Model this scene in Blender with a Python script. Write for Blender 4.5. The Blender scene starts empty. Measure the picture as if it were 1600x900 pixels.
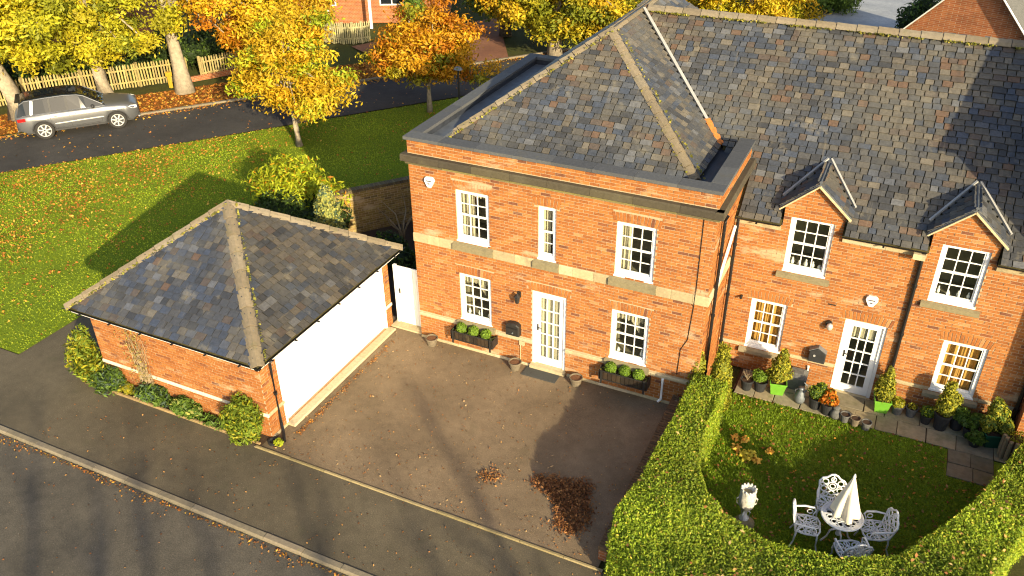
import bpy, bmesh, math, random
import numpy as np
from mathutils import Vector, Matrix, noise as mnoise

RND = random.Random(11)
rng = np.random.default_rng(11)
SC = bpy.context.scene
COL = SC.collection
rad = math.radians

# ------------------------------------------------------------------ camera
CAM_POS = Vector((10.182, -15.626, 12.807))
FOC = 1336.5
cam_d = bpy.data.cameras.new('camera')
cam = bpy.data.objects.new('camera', cam_d)
COL.objects.link(cam)
cam_d.sensor_width = 36.0
cam_d.lens = FOC / 1600.0 * 36.0
cam_d.clip_start = 0.1
cam_d.clip_end = 3000
CAM_R = (Matrix.Rotation(rad(25.772), 3, 'Z') @ Matrix.Rotation(rad(58.445), 3, 'X') @ Matrix.Rotation(rad(-0.711), 3, 'Z'))
cam.matrix_world = Matrix.Translation(CAM_POS) @ CAM_R.to_4x4()
SC.camera = cam

# ------------------------------------------------------------------ world, sun, exposure
SUN_ELEV = rad(18.8)
SUN_AZ = math.atan2(1.18, -1.0)          # towards +x and -y (front right)
sun_dir = Vector((math.sin(SUN_AZ) * math.cos(SUN_ELEV), math.cos(SUN_AZ) * math.cos(SUN_ELEV), math.sin(SUN_ELEV)))
world = bpy.data.worlds.new('World')
SC.world = world
world.use_nodes = True
wn = world.node_tree
sky = wn.nodes.new('ShaderNodeTexSky')
sky.sky_type = 'NISHITA'
sky.sun_disc = False
sky.sun_elevation = SUN_ELEV
sky.sun_rotation = SUN_AZ
sky.air_density = 1.0
sky.dust_density = 2.5
wn.links.new(sky.outputs[0], wn.nodes['Background'].inputs[0])
wn.nodes['Background'].inputs[1].default_value = 0.145
sd = bpy.data.lights.new('sun', 'SUN')
sd.energy = 5.0
sd.angle = rad(0.6)
sd.color = (1.0, 0.84, 0.54)
sun = bpy.data.objects.new('sun', sd)
COL.objects.link(sun)
sun.rotation_euler = sun_dir.to_track_quat('Z', 'Y').to_euler()
sun.location = (30, -30, 30)
SC.view_settings.view_transform = 'Standard'
SC.view_settings.look = 'None'
SC.view_settings.gamma = 1.0
SC.view_settings.exposure = 0.93
SC.view_settings.use_curve_mapping = False
SC.cycles.filter_width = 1.15
SC.cycles.max_bounces = 5
SC.cycles.diffuse_bounces = 2
SC.cycles.glossy_bounces = 2
SC.cycles.transmission_bounces = 3
SC.cycles.transparent_max_bounces = 6

# ------------------------------------------------------------------ material helpers
def new_mat(name):
    m = bpy.data.materials.new(name)
    m.use_nodes = True
    nt = m.node_tree
    b = nt.nodes['Principled BSDF']
    return m, nt, b

def N(nt, t, **kw):
    n = nt.nodes.new(t)
    for k, v in kw.items():
        setattr(n, k, v)
    return n

def ramp(nt, fac, stops):
    r = N(nt, 'ShaderNodeValToRGB')
    e = r.color_ramp.elements
    while len(e) > 1:
        e.remove(e[-1])
    e[0].position = stops[0][0]
    c = stops[0][1]
    e[0].color = (c[0], c[1], c[2], 1)
    for p, c in stops[1:]:
        x = e.new(p)
        x.color = (c[0], c[1], c[2], 1)
    nt.links.new(fac, r.inputs[0])
    return r.outputs[0]

def noise(nt, scale, detail=4, rough=.6, vec=None, scl=None):
    n = N(nt, 'ShaderNodeTexNoise')
    n.inputs['Scale'].default_value = scale
    n.inputs['Detail'].default_value = detail
    n.inputs['Roughness'].default_value = rough
    if vec is None:
        vec = N(nt, 'ShaderNodeNewGeometry').outputs['Position']
    if scl:
        mp = N(nt, 'ShaderNodeMapping')
        mp.inputs['Scale'].default_value = scl
        nt.links.new(vec, mp.inputs[0])
        vec = mp.outputs[0]
    nt.links.new(vec, n.inputs['Vector'])
    return n.outputs['Fac']

def mix(nt, fac, a, b, mode='MIX'):
    m = N(nt, 'ShaderNodeMix', data_type='RGBA', blend_type=mode)
    def setin(sock, v):
        if isinstance(v, (tuple, list)):
            sock.default_value = (v[0], v[1], v[2], 1)
        elif isinstance(v, (int, float)):
            sock.default_value = v
        else:
            nt.links.new(v, sock)
    setin(m.inputs[0], fac)
    setin(m.inputs[6], a)
    setin(m.inputs[7], b)
    return m.outputs[2]

def bump(nt, b, h, strength=.3, dist=.01):
    n = N(nt, 'ShaderNodeBump')
    n.inputs['Strength'].default_value = strength
    n.inputs['Distance'].default_value = dist
    nt.links.new(h, n.inputs['Height'])
    nt.links.new(n.outputs[0], b.inputs['Normal'])

def plain(name, col, rough=.6, metal=0, var=.12, vs=6, spec=.4, bmp=0.0):
    m, nt, b = new_mat(name)
    f = noise(nt, vs, 5)
    c = ramp(nt, f, [(.25, [x * (1 - var) for x in col]), (.75, [min(1, x * (1 + var)) for x in col])])
    nt.links.new(c, b.inputs['Base Color'])
    b.inputs['Roughness'].default_value = rough
    b.inputs['Metallic'].default_value = metal
    b.inputs['Specular IOR Level'].default_value = spec
    if bmp:
        bump(nt, b, noise(nt, vs * 8, 3), bmp, .01)
    return m

def attr_mat(name, rough=.8, nscale=25, nvar=.25, stain=None, bmp=.25, spec=.25, jitter=.15):
    """colour from the per-piece attribute 'col', varied by noise; stain = (scale, mapping, lo, hi, colour, amount)"""
    m, nt, b = new_mat(name)
    a = N(nt, 'ShaderNodeAttribute', attribute_name='col')
    f = noise(nt, nscale, 4)
    g = ramp(nt, f, [(.2, [1 - nvar] * 3), (.8, [1 + nvar] * 3)])
    c = mix(nt, 1.0, a.outputs['Color'], g, 'MULTIPLY')
    if stain:
        for sc, mp, lo, hi, sc_col, amt in stain:
            s = noise(nt, sc, 5, .65, scl=mp)
            k = ramp(nt, s, [(lo, (0, 0, 0)), (hi, (amt, amt, amt))])
            c = mix(nt, k, c, sc_col)
    nt.links.new(c, b.inputs['Base Color'])
    b.inputs['Roughness'].default_value = rough
    b.inputs['Specular IOR Level'].default_value = spec
    if bmp:
        bump(nt, b, noise(nt, nscale * 3, 3), bmp, .006)
    return m

def leaf_mat(name, trans=.35, rough=.55):
    m = bpy.data.materials.new(name)
    m.use_nodes = True
    nt = m.node_tree
    b = nt.nodes['Principled BSDF']
    out = nt.nodes['Material Output']
    a = N(nt, 'ShaderNodeAttribute', attribute_name='col')
    nt.links.new(a.outputs['Color'], b.inputs['Base Color'])
    b.inputs['Roughness'].default_value = rough
    b.inputs['Specular IOR Level'].default_value = .25
    t = N(nt, 'ShaderNodeBsdfTranslucent')
    nt.links.new(a.outputs['Color'], t.inputs['Color'])
    ms = N(nt, 'ShaderNodeMixShader')
    ms.inputs[0].default_value = trans
    nt.links.new(b.outputs[0], ms.inputs[1])
    nt.links.new(t.outputs[0], ms.inputs[2])
    nt.links.new(ms.outputs[0], out.inputs['Surface'])
    return m

M = {}
# brick: piece colour with lime bloom and soot
M['brick'] = attr_mat('brick', .88, 22, .34, stain=[
    (.8, (1, 1, 3.4), .585, .68, (.52, .41, .27), .6),
    (5, (1, 1, 3.5), .61, .70, (.46, .36, .23), .4),
    (.9, (1, 1, 2.0), .60, .78, (.10, .055, .035), .45)], bmp=.35, spec=.15)
M['slate'] = attr_mat('slate', .55, 16, .34, stain=[
    (2.2, None, .60, .74, (.23, .20, .14), .55),
    (.55, None, .50, .72, (.13, .125, .105), .5),
    (9, None, .70, .76, (.30, .27, .08), .5),
    (4, (1, .12, .12), .56, .70, (.045, .043, .042), .45),
    (7, (1, .10, .10), .62, .74, (.20, .175, .13), .4),
    (26, None, .735, .765, (.62, .58, .48), .7)], bmp=.4, spec=.35)
M['ridge'] = attr_mat('ridge_tile', .85, 14, .22, stain=[
    (3.2, None, .55, .72, (.13, .12, .05), .5), (20, None, .70, .76, (.36, .34, .24), .5)], bmp=.3, spec=.2)
M['stone'] = attr_mat('stone', .88, 16, .2, stain=[
    (1.9, (1, 1, .6), .55, .74, (.10, .09, .06), .55), (7, None, .66, .74, (.27, .26, .05), .45)], bmp=.35, spec=.2)
M['flag'] = attr_mat('flagstone', .9, 9, .25, stain=[(2.0, None, .52, .72, (.10, .11, .035), .6)], bmp=.4, spec=.15)
M['timber'] = attr_mat('timber', .85, 14, .25, stain=[(3, None, .55, .75, (.10, .10, .05), .5)], bmp=.3, spec=.15)
M['leaf'] = leaf_mat('leaf')
M['needle'] = leaf_mat('needle', .18, .6)
M['litter'] = leaf_mat('dry_leaf', .15, .7)
M['paint_attr'] = attr_mat('weathered_paint', .5, 10, .08, bmp=.05, spec=.4)

M['mortar'] = plain('mortar', (.40, .30, .19), .95, var=.2, vs=20, bmp=.3, spec=.1)
M['white_paint'] = plain('white_paint', (.80, .80, .78), .35, var=.035, vs=5)
M['white_upvc'] = plain('white_roller_door', (.86, .86, .85), .3, var=.02, vs=2)
M['cast_white'] = plain('white_cast_metal', (.64, .65, .64), .4, var=.10, vs=14, bmp=.2)
M['urn_white'] = plain('weathered_white_urn', (.48, .46, .40), .7, var=.3, vs=16, bmp=.4)
M['verge_stone'] = plain('verge_stone', (.46, .37, .22), .85, var=.2, vs=9, bmp=.2)
M['black_plastic'] = plain('black_plastic', (.012, .012, .013), .35, var=.2)
M['black_iron'] = plain('black_iron', (.02, .019, .018), .5, var=.3, vs=20)
M['mossy_underlay'] = plain('mossy_underlay', (.055, .048, .02), .95, var=.5, vs=7, bmp=.3, spec=.1)
M['lead'] = plain('lead_sheet', (.075, .085, .10), .55, var=.35, vs=4, bmp=.2, spec=.5)
M['lead_dark'] = plain('dark_gutter_lead', (.028, .032, .042), .5, var=.4, vs=5, bmp=.2, spec=.5)
M['lead_pale'] = plain('pale_lead_valley', (.30, .30, .29), .6, var=.15, vs=5)
M['rust'] = plain('rust_stain', (.42, .14, .03), .85, var=.3, vs=12)
M['room'] = plain('dark_room', (.24, .22, .15), .9, var=.2)
M['cream_cloth'] = plain('cream_curtain', (.46, .42, .31), .9, var=.08, vs=9)
M['gold_cloth'] = plain('gold_curtain', (.45, .25, .06), .85, var=.12, vs=9)
M['soil'] = plain('soil', (.05, .028, .015), .98, var=.5, vs=30, bmp=.7)
M['soil_red'] = plain('pot_soil', (.16, .075, .035), .98, var=.4, vs=30, bmp=.7)
M['pot_stone'] = plain('stone_pot', (.15, .12, .08), .9, var=.3, vs=14, bmp=.4)
M['pot_black'] = plain('black_pot', (.022, .023, .025), .6, var=.3, vs=8)
M['pot_grey'] = plain('grey_pot', (.10, .10, .095), .85, var=.35, vs=14, bmp=.3)
M['pot_green'] = plain('bright_green_pot', (.13, .33, .03), .4, var=.08, vs=5)
M['pot_dkgreen'] = plain('dark_green_pot', (.012, .075, .042), .4, var=.2, vs=5)
M['zinc'] = plain('zinc', (.20, .22, .24), .5, metal=.4, var=.2, vs=10)
M['mat_grey'] = plain('door_mat', (.06, .06, .055), .97, var=.25, vs=40, bmp=.6)
M['canvas'] = plain('cream_canvas', (.74, .66, .50), .9, var=.06, vs=8)
M['silver'] = plain('silver_car_paint', (.15, .155, .165), .3, metal=.5, var=.03, vs=2, spec=.6)
M['car_black'] = plain('black_gloss', (.012, .012, .014), .12, var=.1, spec=.6)
M['car_trim'] = plain('car_trim', (.03, .03, .032), .6, var=.1)
M['tyre'] = plain('tyre_rubber', (.022, .021, .02), .85, var=.2, vs=20)
M['alloy'] = plain('alloy_rim', (.58, .58, .57), .35, metal=.5, var=.05)
M['red_lamp'] = plain('red_lamp', (.42, .012, .012), .2, var=.1)
M['head_lamp'] = plain('head_lamp', (.62, .64, .66), .15, var=.1)
M['bark'] = plain('bark', (.30, .25, .18), .95, var=.35, vs=8, bmp=.7)
M['bark_dark'] = plain('dark_bark', (.10, .085, .06), .95, var=.4, vs=10, bmp=.7)
M['twig'] = plain('twig', (.26, .20, .12), .9, var=.3, vs=20)
M['orange_paint'] = plain('yellow_marker', (.55, .33, .03), .6, var=.1)
M['grey_print'] = plain('grey_print', (.10, .10, .11), .6, var=.1)

def glass_mat():
    m = bpy.data.materials.new('window_glass')
    m.use_nodes = True
    nt = m.node_tree
    nt.nodes.remove(nt.nodes['Principled BSDF'])
    out = nt.nodes['Material Output']
    tr = N(nt, 'ShaderNodeBsdfTransparent')
    tr.inputs[0].default_value = (.86, .88, .84, 1)
    gl = N(nt, 'ShaderNodeBsdfGlossy')
    gl.inputs['Roughness'].default_value = .03
    ge = N(nt, 'ShaderNodeNewGeometry')
    dt = N(nt, 'ShaderNodeVectorMath', operation='DOT_PRODUCT')
    nt.links.new(ge.outputs['Normal'], dt.inputs[0])
    nt.links.new(ge.outputs['Incoming'], dt.inputs[1])
    ab = N(nt, 'ShaderNodeMath', operation='ABSOLUTE')
    nt.links.new(dt.outputs['Value'], ab.inputs[0])
    iv = N(nt, 'ShaderNodeMath', operation='SUBTRACT')
    iv.inputs[0].default_value = 1.0
    nt.links.new(ab.outputs[0], iv.inputs[1])
    pw = N(nt, 'ShaderNodeMath', operation='POWER')
    nt.links.new(iv.outputs[0], pw.inputs[0])
    pw.inputs[1].default_value = 5.0
    fr = N(nt, 'ShaderNodeMath', operation='MULTIPLY_ADD')
    nt.links.new(pw.outputs[0], fr.inputs[0])
    fr.inputs[1].default_value = .9
    fr.inputs[2].default_value = .05
    ms = N(nt, 'ShaderNodeMixShader')
    nt.links.new(fr.outputs[0], ms.inputs[0])
    nt.links.new(tr.outputs[0], ms.inputs[1])
    nt.links.new(gl.outputs[0], ms.inputs[2])
    nt.links.new(ms.outputs[0], out.inputs['Surface'])
    return m
M['glass'] = glass_mat()
mc, nt, b = new_mat('car_glass')
b.inputs['Base Color'].default_value = (.012, .016, .02, 1)
b.inputs['Roughness'].default_value = .02
b.inputs['Specular IOR Level'].default_value = .25
M['car_glass'] = mc

def tarmac(name, base, tint, speck=.5, patch=.35, leaf=0.0, green=0.0):
    m, nt, b = new_mat(name)
    big = noise(nt, .45, 5, .6)
    c = ramp(nt, big, [(.3, [x * (1 - patch) for x in base]), (.7, tint)])
    mid = noise(nt, 5, 4)
    c = mix(nt, 1.0, c, ramp(nt, mid, [(.25, (.86,) * 3), (.75, (1.14,) * 3)]), 'MULTIPLY')
    fine = noise(nt, 42, 4, .8)
    c = mix(nt, speck, c, ramp(nt, fine, [(.32, (.30,) * 3), (.5, (1, 1, 1)), (.68, (2.0, 1.9, 1.7))]), 'MULTIPLY')
    vo = N(nt, 'ShaderNodeTexVoronoi')
    vo.inputs['Scale'].default_value = 15
    nt.links.new(N(nt, 'ShaderNodeNewGeometry').outputs['Position'], vo.inputs['Vector'])
    chips = ramp(nt, vo.outputs['Distance'], [(.05, (.5, .5, .5)), (.12, (0, 0, 0))])
    c = mix(nt, chips, c, [min(1, x * 2.6 + .03) for x in tint])
    if green:
        g = noise(nt, 1.3, 5, .7)
        c = mix(nt, ramp(nt, g, [(.58, (0, 0, 0)), (.75, (green,) * 3)]), c, (.05, .065, .02))
    nt.links.new(c, b.inputs['Base Color'])
    b.inputs['Roughness'].default_value = .88
    b.inputs['Specular IOR Level'].default_value = .25
    bump(nt, b, fine, .5, .008)
    return m
M['road'] = tarmac('road_tarmac', (.080, .072, .058), (.108, .095, .074), .55, .25)
M['pavement'] = tarmac('pavement_tarmac', (.088, .074, .050), (.116, .096, .063), .45, .25, green=.25)
M['drive'] = tarmac('driveway_surface', (.150, .110, .068), (.212, .156, .098), .4, .25, green=.15)
M['lane'] = tarmac('lane_tarmac', (.042, .040, .040), (.058, .055, .052), .5, .25)
M['block_paving'] = tarmac('red_block_paving', (.20, .09, .055), (.27, .13, .075), .4, .2)
M['concrete_drive'] = tarmac('sky_tinted_concrete', (.25, .27, .30), (.33, .345, .36), .25, .2)  # pale concrete with the sky's blue cast mixed into its colour

def lawn_mat(name, a, b_, litter=0.0):
    m, nt, b = new_mat(name)
    big = noise(nt, .55, 5, .65)
    c = ramp(nt, big, [(.3, a), (.7, b_)])
    fine = noise(nt, 28, 4, .75)
    c = mix(nt, .8, c, ramp(nt, fine, [(.3, (.45, .5, .35)), (.55, (1, 1, 1)), (.75, (1.5, 1.4, 1.1))]), 'MULTIPLY')
    nt.links.new(c, b.inputs['Base Color'])
    b.inputs['Roughness'].default_value = .95
    b.inputs['Specular IOR Level'].default_value = .1
    bump(nt, b, fine, .8, .03)
    return m
M['lawn'] = lawn_mat('lawn_turf', (.12, .175, .014), (.165, .225, .016))
M['earth'] = lawn_mat('far_ground', (.06, .055, .02), (.075, .09, .025))
M['leafy'] = lawn_mat('leaf_strewn_verge', (.16, .07, .018), (.27, .11, .02))

def brick_tex_mat(name, c1, c2, scale=1.0, axis='x'):
    m, nt, b = new_mat(name)
    tc = N(nt, 'ShaderNodeNewGeometry')
    sx = N(nt, 'ShaderNodeSeparateXYZ')
    nt.links.new(tc.outputs['Position'], sx.inputs[0])
    ad = N(nt, 'ShaderNodeMath', operation='ADD')
    nt.links.new(sx.outputs[0], ad.inputs[0])
    nt.links.new(sx.outputs[1], ad.inputs[1])
    cb = N(nt, 'ShaderNodeCombineXYZ')
    nt.links.new(ad.outputs[0], cb.inputs[0])
    nt.links.new(sx.outputs[2], cb.inputs[1])
    br = N(nt, 'ShaderNodeTexBrick')
    br.inputs['Scale'].default_value = 1.0
    br.inputs['Color1'].default_value = (*c1, 1)
    br.inputs['Color2'].default_value = (*c2, 1)
    br.inputs['Mortar'].default_value = (.36, .27, .18, 1)
    br.inputs['Mortar Size'].default_value = .006
    br.inputs['Brick Width'].default_value = .225
    br.inputs['Row Height'].default_value = .075
    nt.links.new(cb.outputs[0], br.inputs['Vector'])
    f = noise(nt, 3, 5)
    c = mix(nt, 1.0, br.outputs['Color'], ramp(nt, f, [(.25, (.75,) * 3), (.75, (1.2,) * 3)]), 'MULTIPLY')
    nt.links.new(c, b.inputs['Base Color'])
    b.inputs['Roughness'].default_value = .9
    b.inputs['Specular IOR Level'].default_value = .15
    bump(nt, b, br.outputs['Fac'], -.4, .006)
    return m
M['brick_far'] = brick_tex_mat('brickwork', (.36, .125, .045), (.27, .085, .035))

# ------------------------------------------------------------------ object helpers
WLOC = {}

def link(o):
    COL.objects.link(o)
    return o

def thing(name, label, cat, loc=(0, 0, 0), rz=0.0, group=None, scale=1.0):
    o = bpy.data.objects.new(name, None)
    o.empty_display_size = .2
    link(o)
    o.location = loc
    o.rotation_euler = (0, 0, rz)
    o.scale = (scale,) * 3
    WLOC[o.name] = Vector(loc)
    tag(o, label, cat, group)
    return o

def tag(o, label=None, cat=None, group=None, kind=None):
    if label:
        o['label'] = label
    if cat:
        o['category'] = cat
    if group:
        o['group'] = group
    if kind:
        o['kind'] = kind
    return o

class MB:
    """collects polygons (with an optional colour per face) and links them as ONE mesh object"""
    def __init__(s):
        s.v = []
        s.f = []
        s.c = []

    def poly(s, pts, col=None):
        i = len(s.v)
        s.v += [tuple(p) for p in pts]
        s.f.append(tuple(range(i, i + len(pts))))
        s.c.append(col)

    def raw(s, vs, fs, col=None):
        i = len(s.v)
        s.v += [tuple(p) for p in vs]
        for f in fs:
            s.f.append(tuple(i + k for k in f))
            s.c.append(col)
        return s

    def box(s, a, b, col=None):
        x0, y0, z0 = a
        x1, y1, z1 = b
        return s.raw([(x0, y0, z0), (x1, y0, z0), (x1, y1, z0), (x0, y1, z0), (x0, y0, z1), (x1, y0, z1), (x1, y1, z1), (x0, y1, z1)],
                     [(3, 2, 1, 0), (4, 5, 6, 7), (0, 1, 5, 4), (1, 2, 6, 5), (2, 3, 7, 6), (3, 0, 4, 7)], col)

    def bar(s, p, q, w, h=None, col=None, up=(0, 0, 1)):
        """box beam from p to q, w wide, h high"""
        h = w if h is None else h
        p, q = Vector(p), Vector(q)
        d = (q - p).normalized()
        sd_ = d.cross(Vector(up))
        if sd_.length < 1e-4:
            sd_ = d.cross(Vector((1, 0, 0)))
        sd_.normalize()
        u = sd_.cross(d)
        a, b2 = sd_ * w / 2, u * h / 2
        vs = [p - a - b2, p + a - b2, p + a + b2, p - a + b2, q - a - b2, q + a - b2, q + a + b2, q - a + b2]
        return s.raw(vs, [(3, 2, 1, 0), (4, 5, 6, 7), (0, 1, 5, 4), (1, 2, 6, 5), (2, 3, 7, 6), (3, 0, 4, 7)], col)

    def tube(s, pts, r, n=6, col=None, cap=True, closed=False):
        pts = [Vector(p) for p in pts]
        rs = r if isinstance(r, (list, tuple)) else [r] * len(pts)
        i0 = len(s.v)
        L = len(pts)
        for i, p in enumerate(pts):
            if closed:
                d = pts[(i + 1) % L] - pts[i - 1]
            else:
                d = pts[min(i + 1, L - 1)] - pts[max(i - 1, 0)]
            d.normalize()
            a = d.cross(Vector((0, 0, 1)))
            if a.length < .05:
                a = d.cross(Vector((0, 1, 0)))
            a.normalize()
            b2 = a.cross(d)
            for k in range(n):
                t = 2 * math.pi * k / n
                s.v.append(tuple(p + (a * math.cos(t) + b2 * math.sin(t)) * rs[i]))
        for i in range(L if closed else L - 1):
            j = (i + 1) % L
            for k in range(n):
                k2 = (k + 1) % n
                s.f.append((i0 + i * n + k, i0 + i * n + k2, i0 + j * n + k2, i0 + j * n + k))
                s.c.append(col)
        if cap and not closed:
            s.f.append(tuple(i0 + k for k in range(n - 1, -1, -1)))
            s.c.append(col)
            s.f.append(tuple(i0 + (L - 1) * n + k for k in range(n)))
            s.c.append(col)
        return s

    def lathe(s, prof, n=16, c=(0, 0, 0), col=None, sq=False):
        i0 = len(s.v)
        if sq:
            n = 4
        for r, z in prof:
            for k in range(n):
                t = 2 * math.pi * k / n + (math.pi / 4 if sq else 0)
                s.v.append((c[0] + r * math.cos(t), c[1] + r * math.sin(t), c[2] + z))
        for i in range(len(prof) - 1):
            for k in range(n):
                k2 = (k + 1) % n
                s.f.append((i0 + i * n + k, i0 + i * n + k2, i0 + (i + 1) * n + k2, i0 + (i + 1) * n + k))
                s.c.append(col)
        s.f.append(tuple(i0 + k for k in range(n - 1, -1, -1)))
        s.c.append(col)
        e = i0 + (len(prof) - 1) * n
        s.f.append(tuple(e + k for k in range(n)))
        s.c.append(col)
        return s

    def build(s, name, mat, parent=None, local=False, smooth=False, label=None, kind=None):
        me = bpy.data.meshes.new(name)
        vs = np.array(s.v, dtype=np.float64)
        loc = Vector((0, 0, 0))
        if not local:
            c = (vs.min(0) + vs.max(0)) / 2
            c[2] = vs[:, 2].min()
            vs = vs - c
            loc = Vector(c)
        me.from_pydata([tuple(v) for v in vs], [], s.f)
        if any(c is not None for c in s.c):
            at = me.attributes.new('col', 'FLOAT_COLOR', 'FACE')
            arr = np.ones((len(s.f), 4))
            arr[:, :3] = [c if c is not None else (.5, .5, .5) for c in s.c]
            at.data.foreach_set('color', arr.ravel())
        if smooth:
            me.polygons.foreach_set('use_smooth', [True] * len(me.polygons))
        me.update()
        o = bpy.data.objects.new(name, me)
        link(o)
        me.materials.append(M[mat] if isinstance(mat, str) else mat)
        if parent is not None:
            o.parent = parent
            if not local:
                o.location = loc - WLOC[parent.name]
                WLOC[o.name] = loc
        else:
            o.location = loc
            WLOC[o.name] = loc
        if label:
            o['label'] = label
        if kind:
            o['kind'] = kind
        return o

def np_mesh(name, verts, nper, cols, mat, parent=None, kind=None, local=False):
    """verts (n*nper, 3): n polygons of nper corners each"""
    n = len(verts) // nper
    me = bpy.data.meshes.new(name)
    loc = np.zeros(3)
    if not local:
        loc = (verts.min(0) + verts.max(0)) / 2
        loc[2] = verts[:, 2].min()
        verts = verts - loc
    me.vertices.add(n * nper)
    me.vertices.foreach_set('co', verts.astype(np.float32).ravel())
    me.loops.add(n * nper)
    me.loops.foreach_set('vertex_index', np.arange(n * nper, dtype=np.int32))
    me.polygons.add(n)
    me.polygons.foreach_set('loop_start', np.arange(0, n * nper, nper, dtype=np.int32))
    at = me.attributes.new('col', 'FLOAT_COLOR', 'FACE')
    a = np.ones((n, 4), dtype=np.float32)
    a[:, :3] = cols
    at.data.foreach_set('color', a.ravel())
    me.update(calc_edges=True)
    o = bpy.data.objects.new(name, me)
    link(o)
    me.materials.append(M[mat])
    if parent is not None:
        o.parent = parent
        o.location = Vector(loc) - (WLOC[parent.name] if not local else Vector((0, 0, 0)))
    else:
        o.location = Vector(loc)
    WLOC[o.name] = Vector(loc)
    if kind:
        o['kind'] = kind
    return o

def unit(a):
    return a / np.maximum(np.linalg.norm(a, axis=1, keepdims=True), 1e-9)

def leaf_quads(pos, size, upb=.7, out=None, width=.5, fold=.12):
    n = len(pos)
    nr = rng.normal(size=(n, 3))
    nr[:, 2] += upb
    if out is not None:
        nr += out
    nr = unit(nr)
    a = unit(np.cross(nr, rng.normal(size=(n, 3))))
    b2 = np.cross(nr, a)
    s = (size * rng.uniform(.6, 1.35, n))[:, None]
    v = np.empty((n, 4, 3))
    v[:, 0] = pos - a * s * .5
    v[:, 1] = pos + b2 * s * width * .5 + nr * s * fold
    v[:, 2] = pos + a * s * .5
    v[:, 3] = pos - b2 * s * width * .5 + nr * s * fold
    return v.reshape(-1, 3)

def pal(n, cols, weights=None, jit=.18):
    cols = np.array(cols)
    w = None if weights is None else np.array(weights) / np.sum(weights)
    i = rng.choice(len(cols), n, p=w)
    return np.clip(cols[i] * rng.uniform(1 - jit, 1 + jit, (n, 1)), 0, 1)

def in_view_score(p):
    c = CAM_R.transposed() @ (Vector(p) - CAM_POS)
    if c.z > -.5:
        return 0
    x, y = FOC * c.x / -c.z, FOC * c.y / -c.z
    if abs(x) > 800 or abs(y) > 450:
        return 0
    return 1.0 / (-c.z) ** 2

BOXF = [(0, 1, 2, 3), (4, 5, 1, 0), (5, 6, 2, 1), (6, 7, 3, 2), (7, 4, 0, 3)]
_pm = {}

def pieces(name, plist, palette, mat, parent, rest_name, nmax=300, score=None):
    """plist: (origin, u, v, n, w, h, d, colour index[, scale of colour]); box w x h standing d proud of the origin plane.
    The nmax that show largest become objects of their own, the rest one mesh."""
    sc = []
    for i, p in enumerate(plist):
        c = p[0] + p[1] * p[4] / 2 + p[2] * p[5] / 2
        sc.append(in_view_score(c) * p[4] * p[5])
    order = sorted(range(len(plist)), key=lambda i: -sc[i])
    single = set(i for i in order[:nmax] if sc[i] > 0)
    mb = MB()
    par_loc = WLOC[parent.name]
    for i, p in enumerate(plist):
        o_, u, v, n, w, h, d, ci = p
        if i in single:
            key = (name, round(w, 2), round(h, 3), round(d, 3), palette[ci], mat)
            me = _pm.get(key)
            if me is None:
                me = bpy.data.meshes.new(name)
                vs = [(0, 0, d), (w, 0, d), (w, h, d), (0, h, d), (0, 0, -.004), (w, 0, -.004), (w, h, -.004), (0, h, -.004)]
                me.from_pydata(vs, [], BOXF)
                at = me.attributes.new('col', 'FLOAT_COLOR', 'FACE')
                at.data.foreach_set('color', list((*palette[ci], 1)) * 5)
                me.materials.append(M[mat])
                _pm[key] = me
            o = bpy.data.objects.new(name, me)
            link(o)
            o.parent = parent
            m3 = Matrix((u, v, n)).transposed()
            o.matrix_local = Matrix.Translation(o_ - par_loc) @ m3.to_4x4()
        else:
            a = o_ + n * d
            b2 = o_ - n * .004
            pu, pv = u * w, v * h
            mb.raw([a, a + pu, a + pu + pv, a + pv, b2, b2 + pu, b2 + pu + pv, b2 + pv], BOXF, palette[ci])
    if mb.f:
        mb.build(rest_name, mat, parent, kind='stuff')

def struct(o):
    o['kind'] = 'structure'
    return o

def sheet(name, pts, z, mat):
    """flat ground sheet, pts counter-clockwise"""
    mb = MB()
    mb.poly([(x, y, z) for x, y in pts])
    return struct(mb.build(name, mat))
# ------------------------------------------------------------------ ground, roads, lawn
E_ = Vector((.627, .779))           # direction of the back lane
P_ = Vector((-.779, .627))          # across it, away from the house
NE0 = Vector((-19.76, 2.68))        # point on its near edge

def lane_pt(s, t):
    p = NE0 + E_ * s + P_ * t
    return (p.x, p.y)

sheet('ground', [(-900, -900), (900, -900), (900, 900), (-900, 900)], -.05, 'earth')
sheet('road', [(-60, -40), (60, -40), (60, -7.28), (-60, -7.28)], -.044, 'road')
sheet('pavement', [(-40, -7.1), (30, -7.1), (30, -5.27), (-1.1, -5.25), (-1.1, -4.8), (-6.0, -4.8), (-6.0, -1.0), (-9.02, -1.0), (-9.02, -5.03), (-40, -5.12)], .0, 'pavement')
sheet('driveway', [(-1.2, -5.18), (6.85, -5.18), (6.85, .02), (.02, .02), (.02, .6), (-1.2, .6)], .004, 'drive')
sheet('lane', [lane_pt(-45, 0), lane_pt(70, 0), lane_pt(70, 4.05), lane_pt(-45, 4.05)], .0, 'lane')
sheet('leafy_verge', [lane_pt(-45, 4.18), lane_pt(17.5, 4.18), lane_pt(17.5, 6.9), lane_pt(-45, 6.9)], .03, 'leafy')
sheet('block_paved_drive', [lane_pt(17.5, 4.18), lane_pt(23, 4.18), lane_pt(26, 12), lane_pt(16.5, 10)], .02, 'block_paving')
sheet('concrete_court', [(2, 33), (16, 30), (16, 60), (7, 60), (5.5, 40)], .035, 'concrete_drive')

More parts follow.
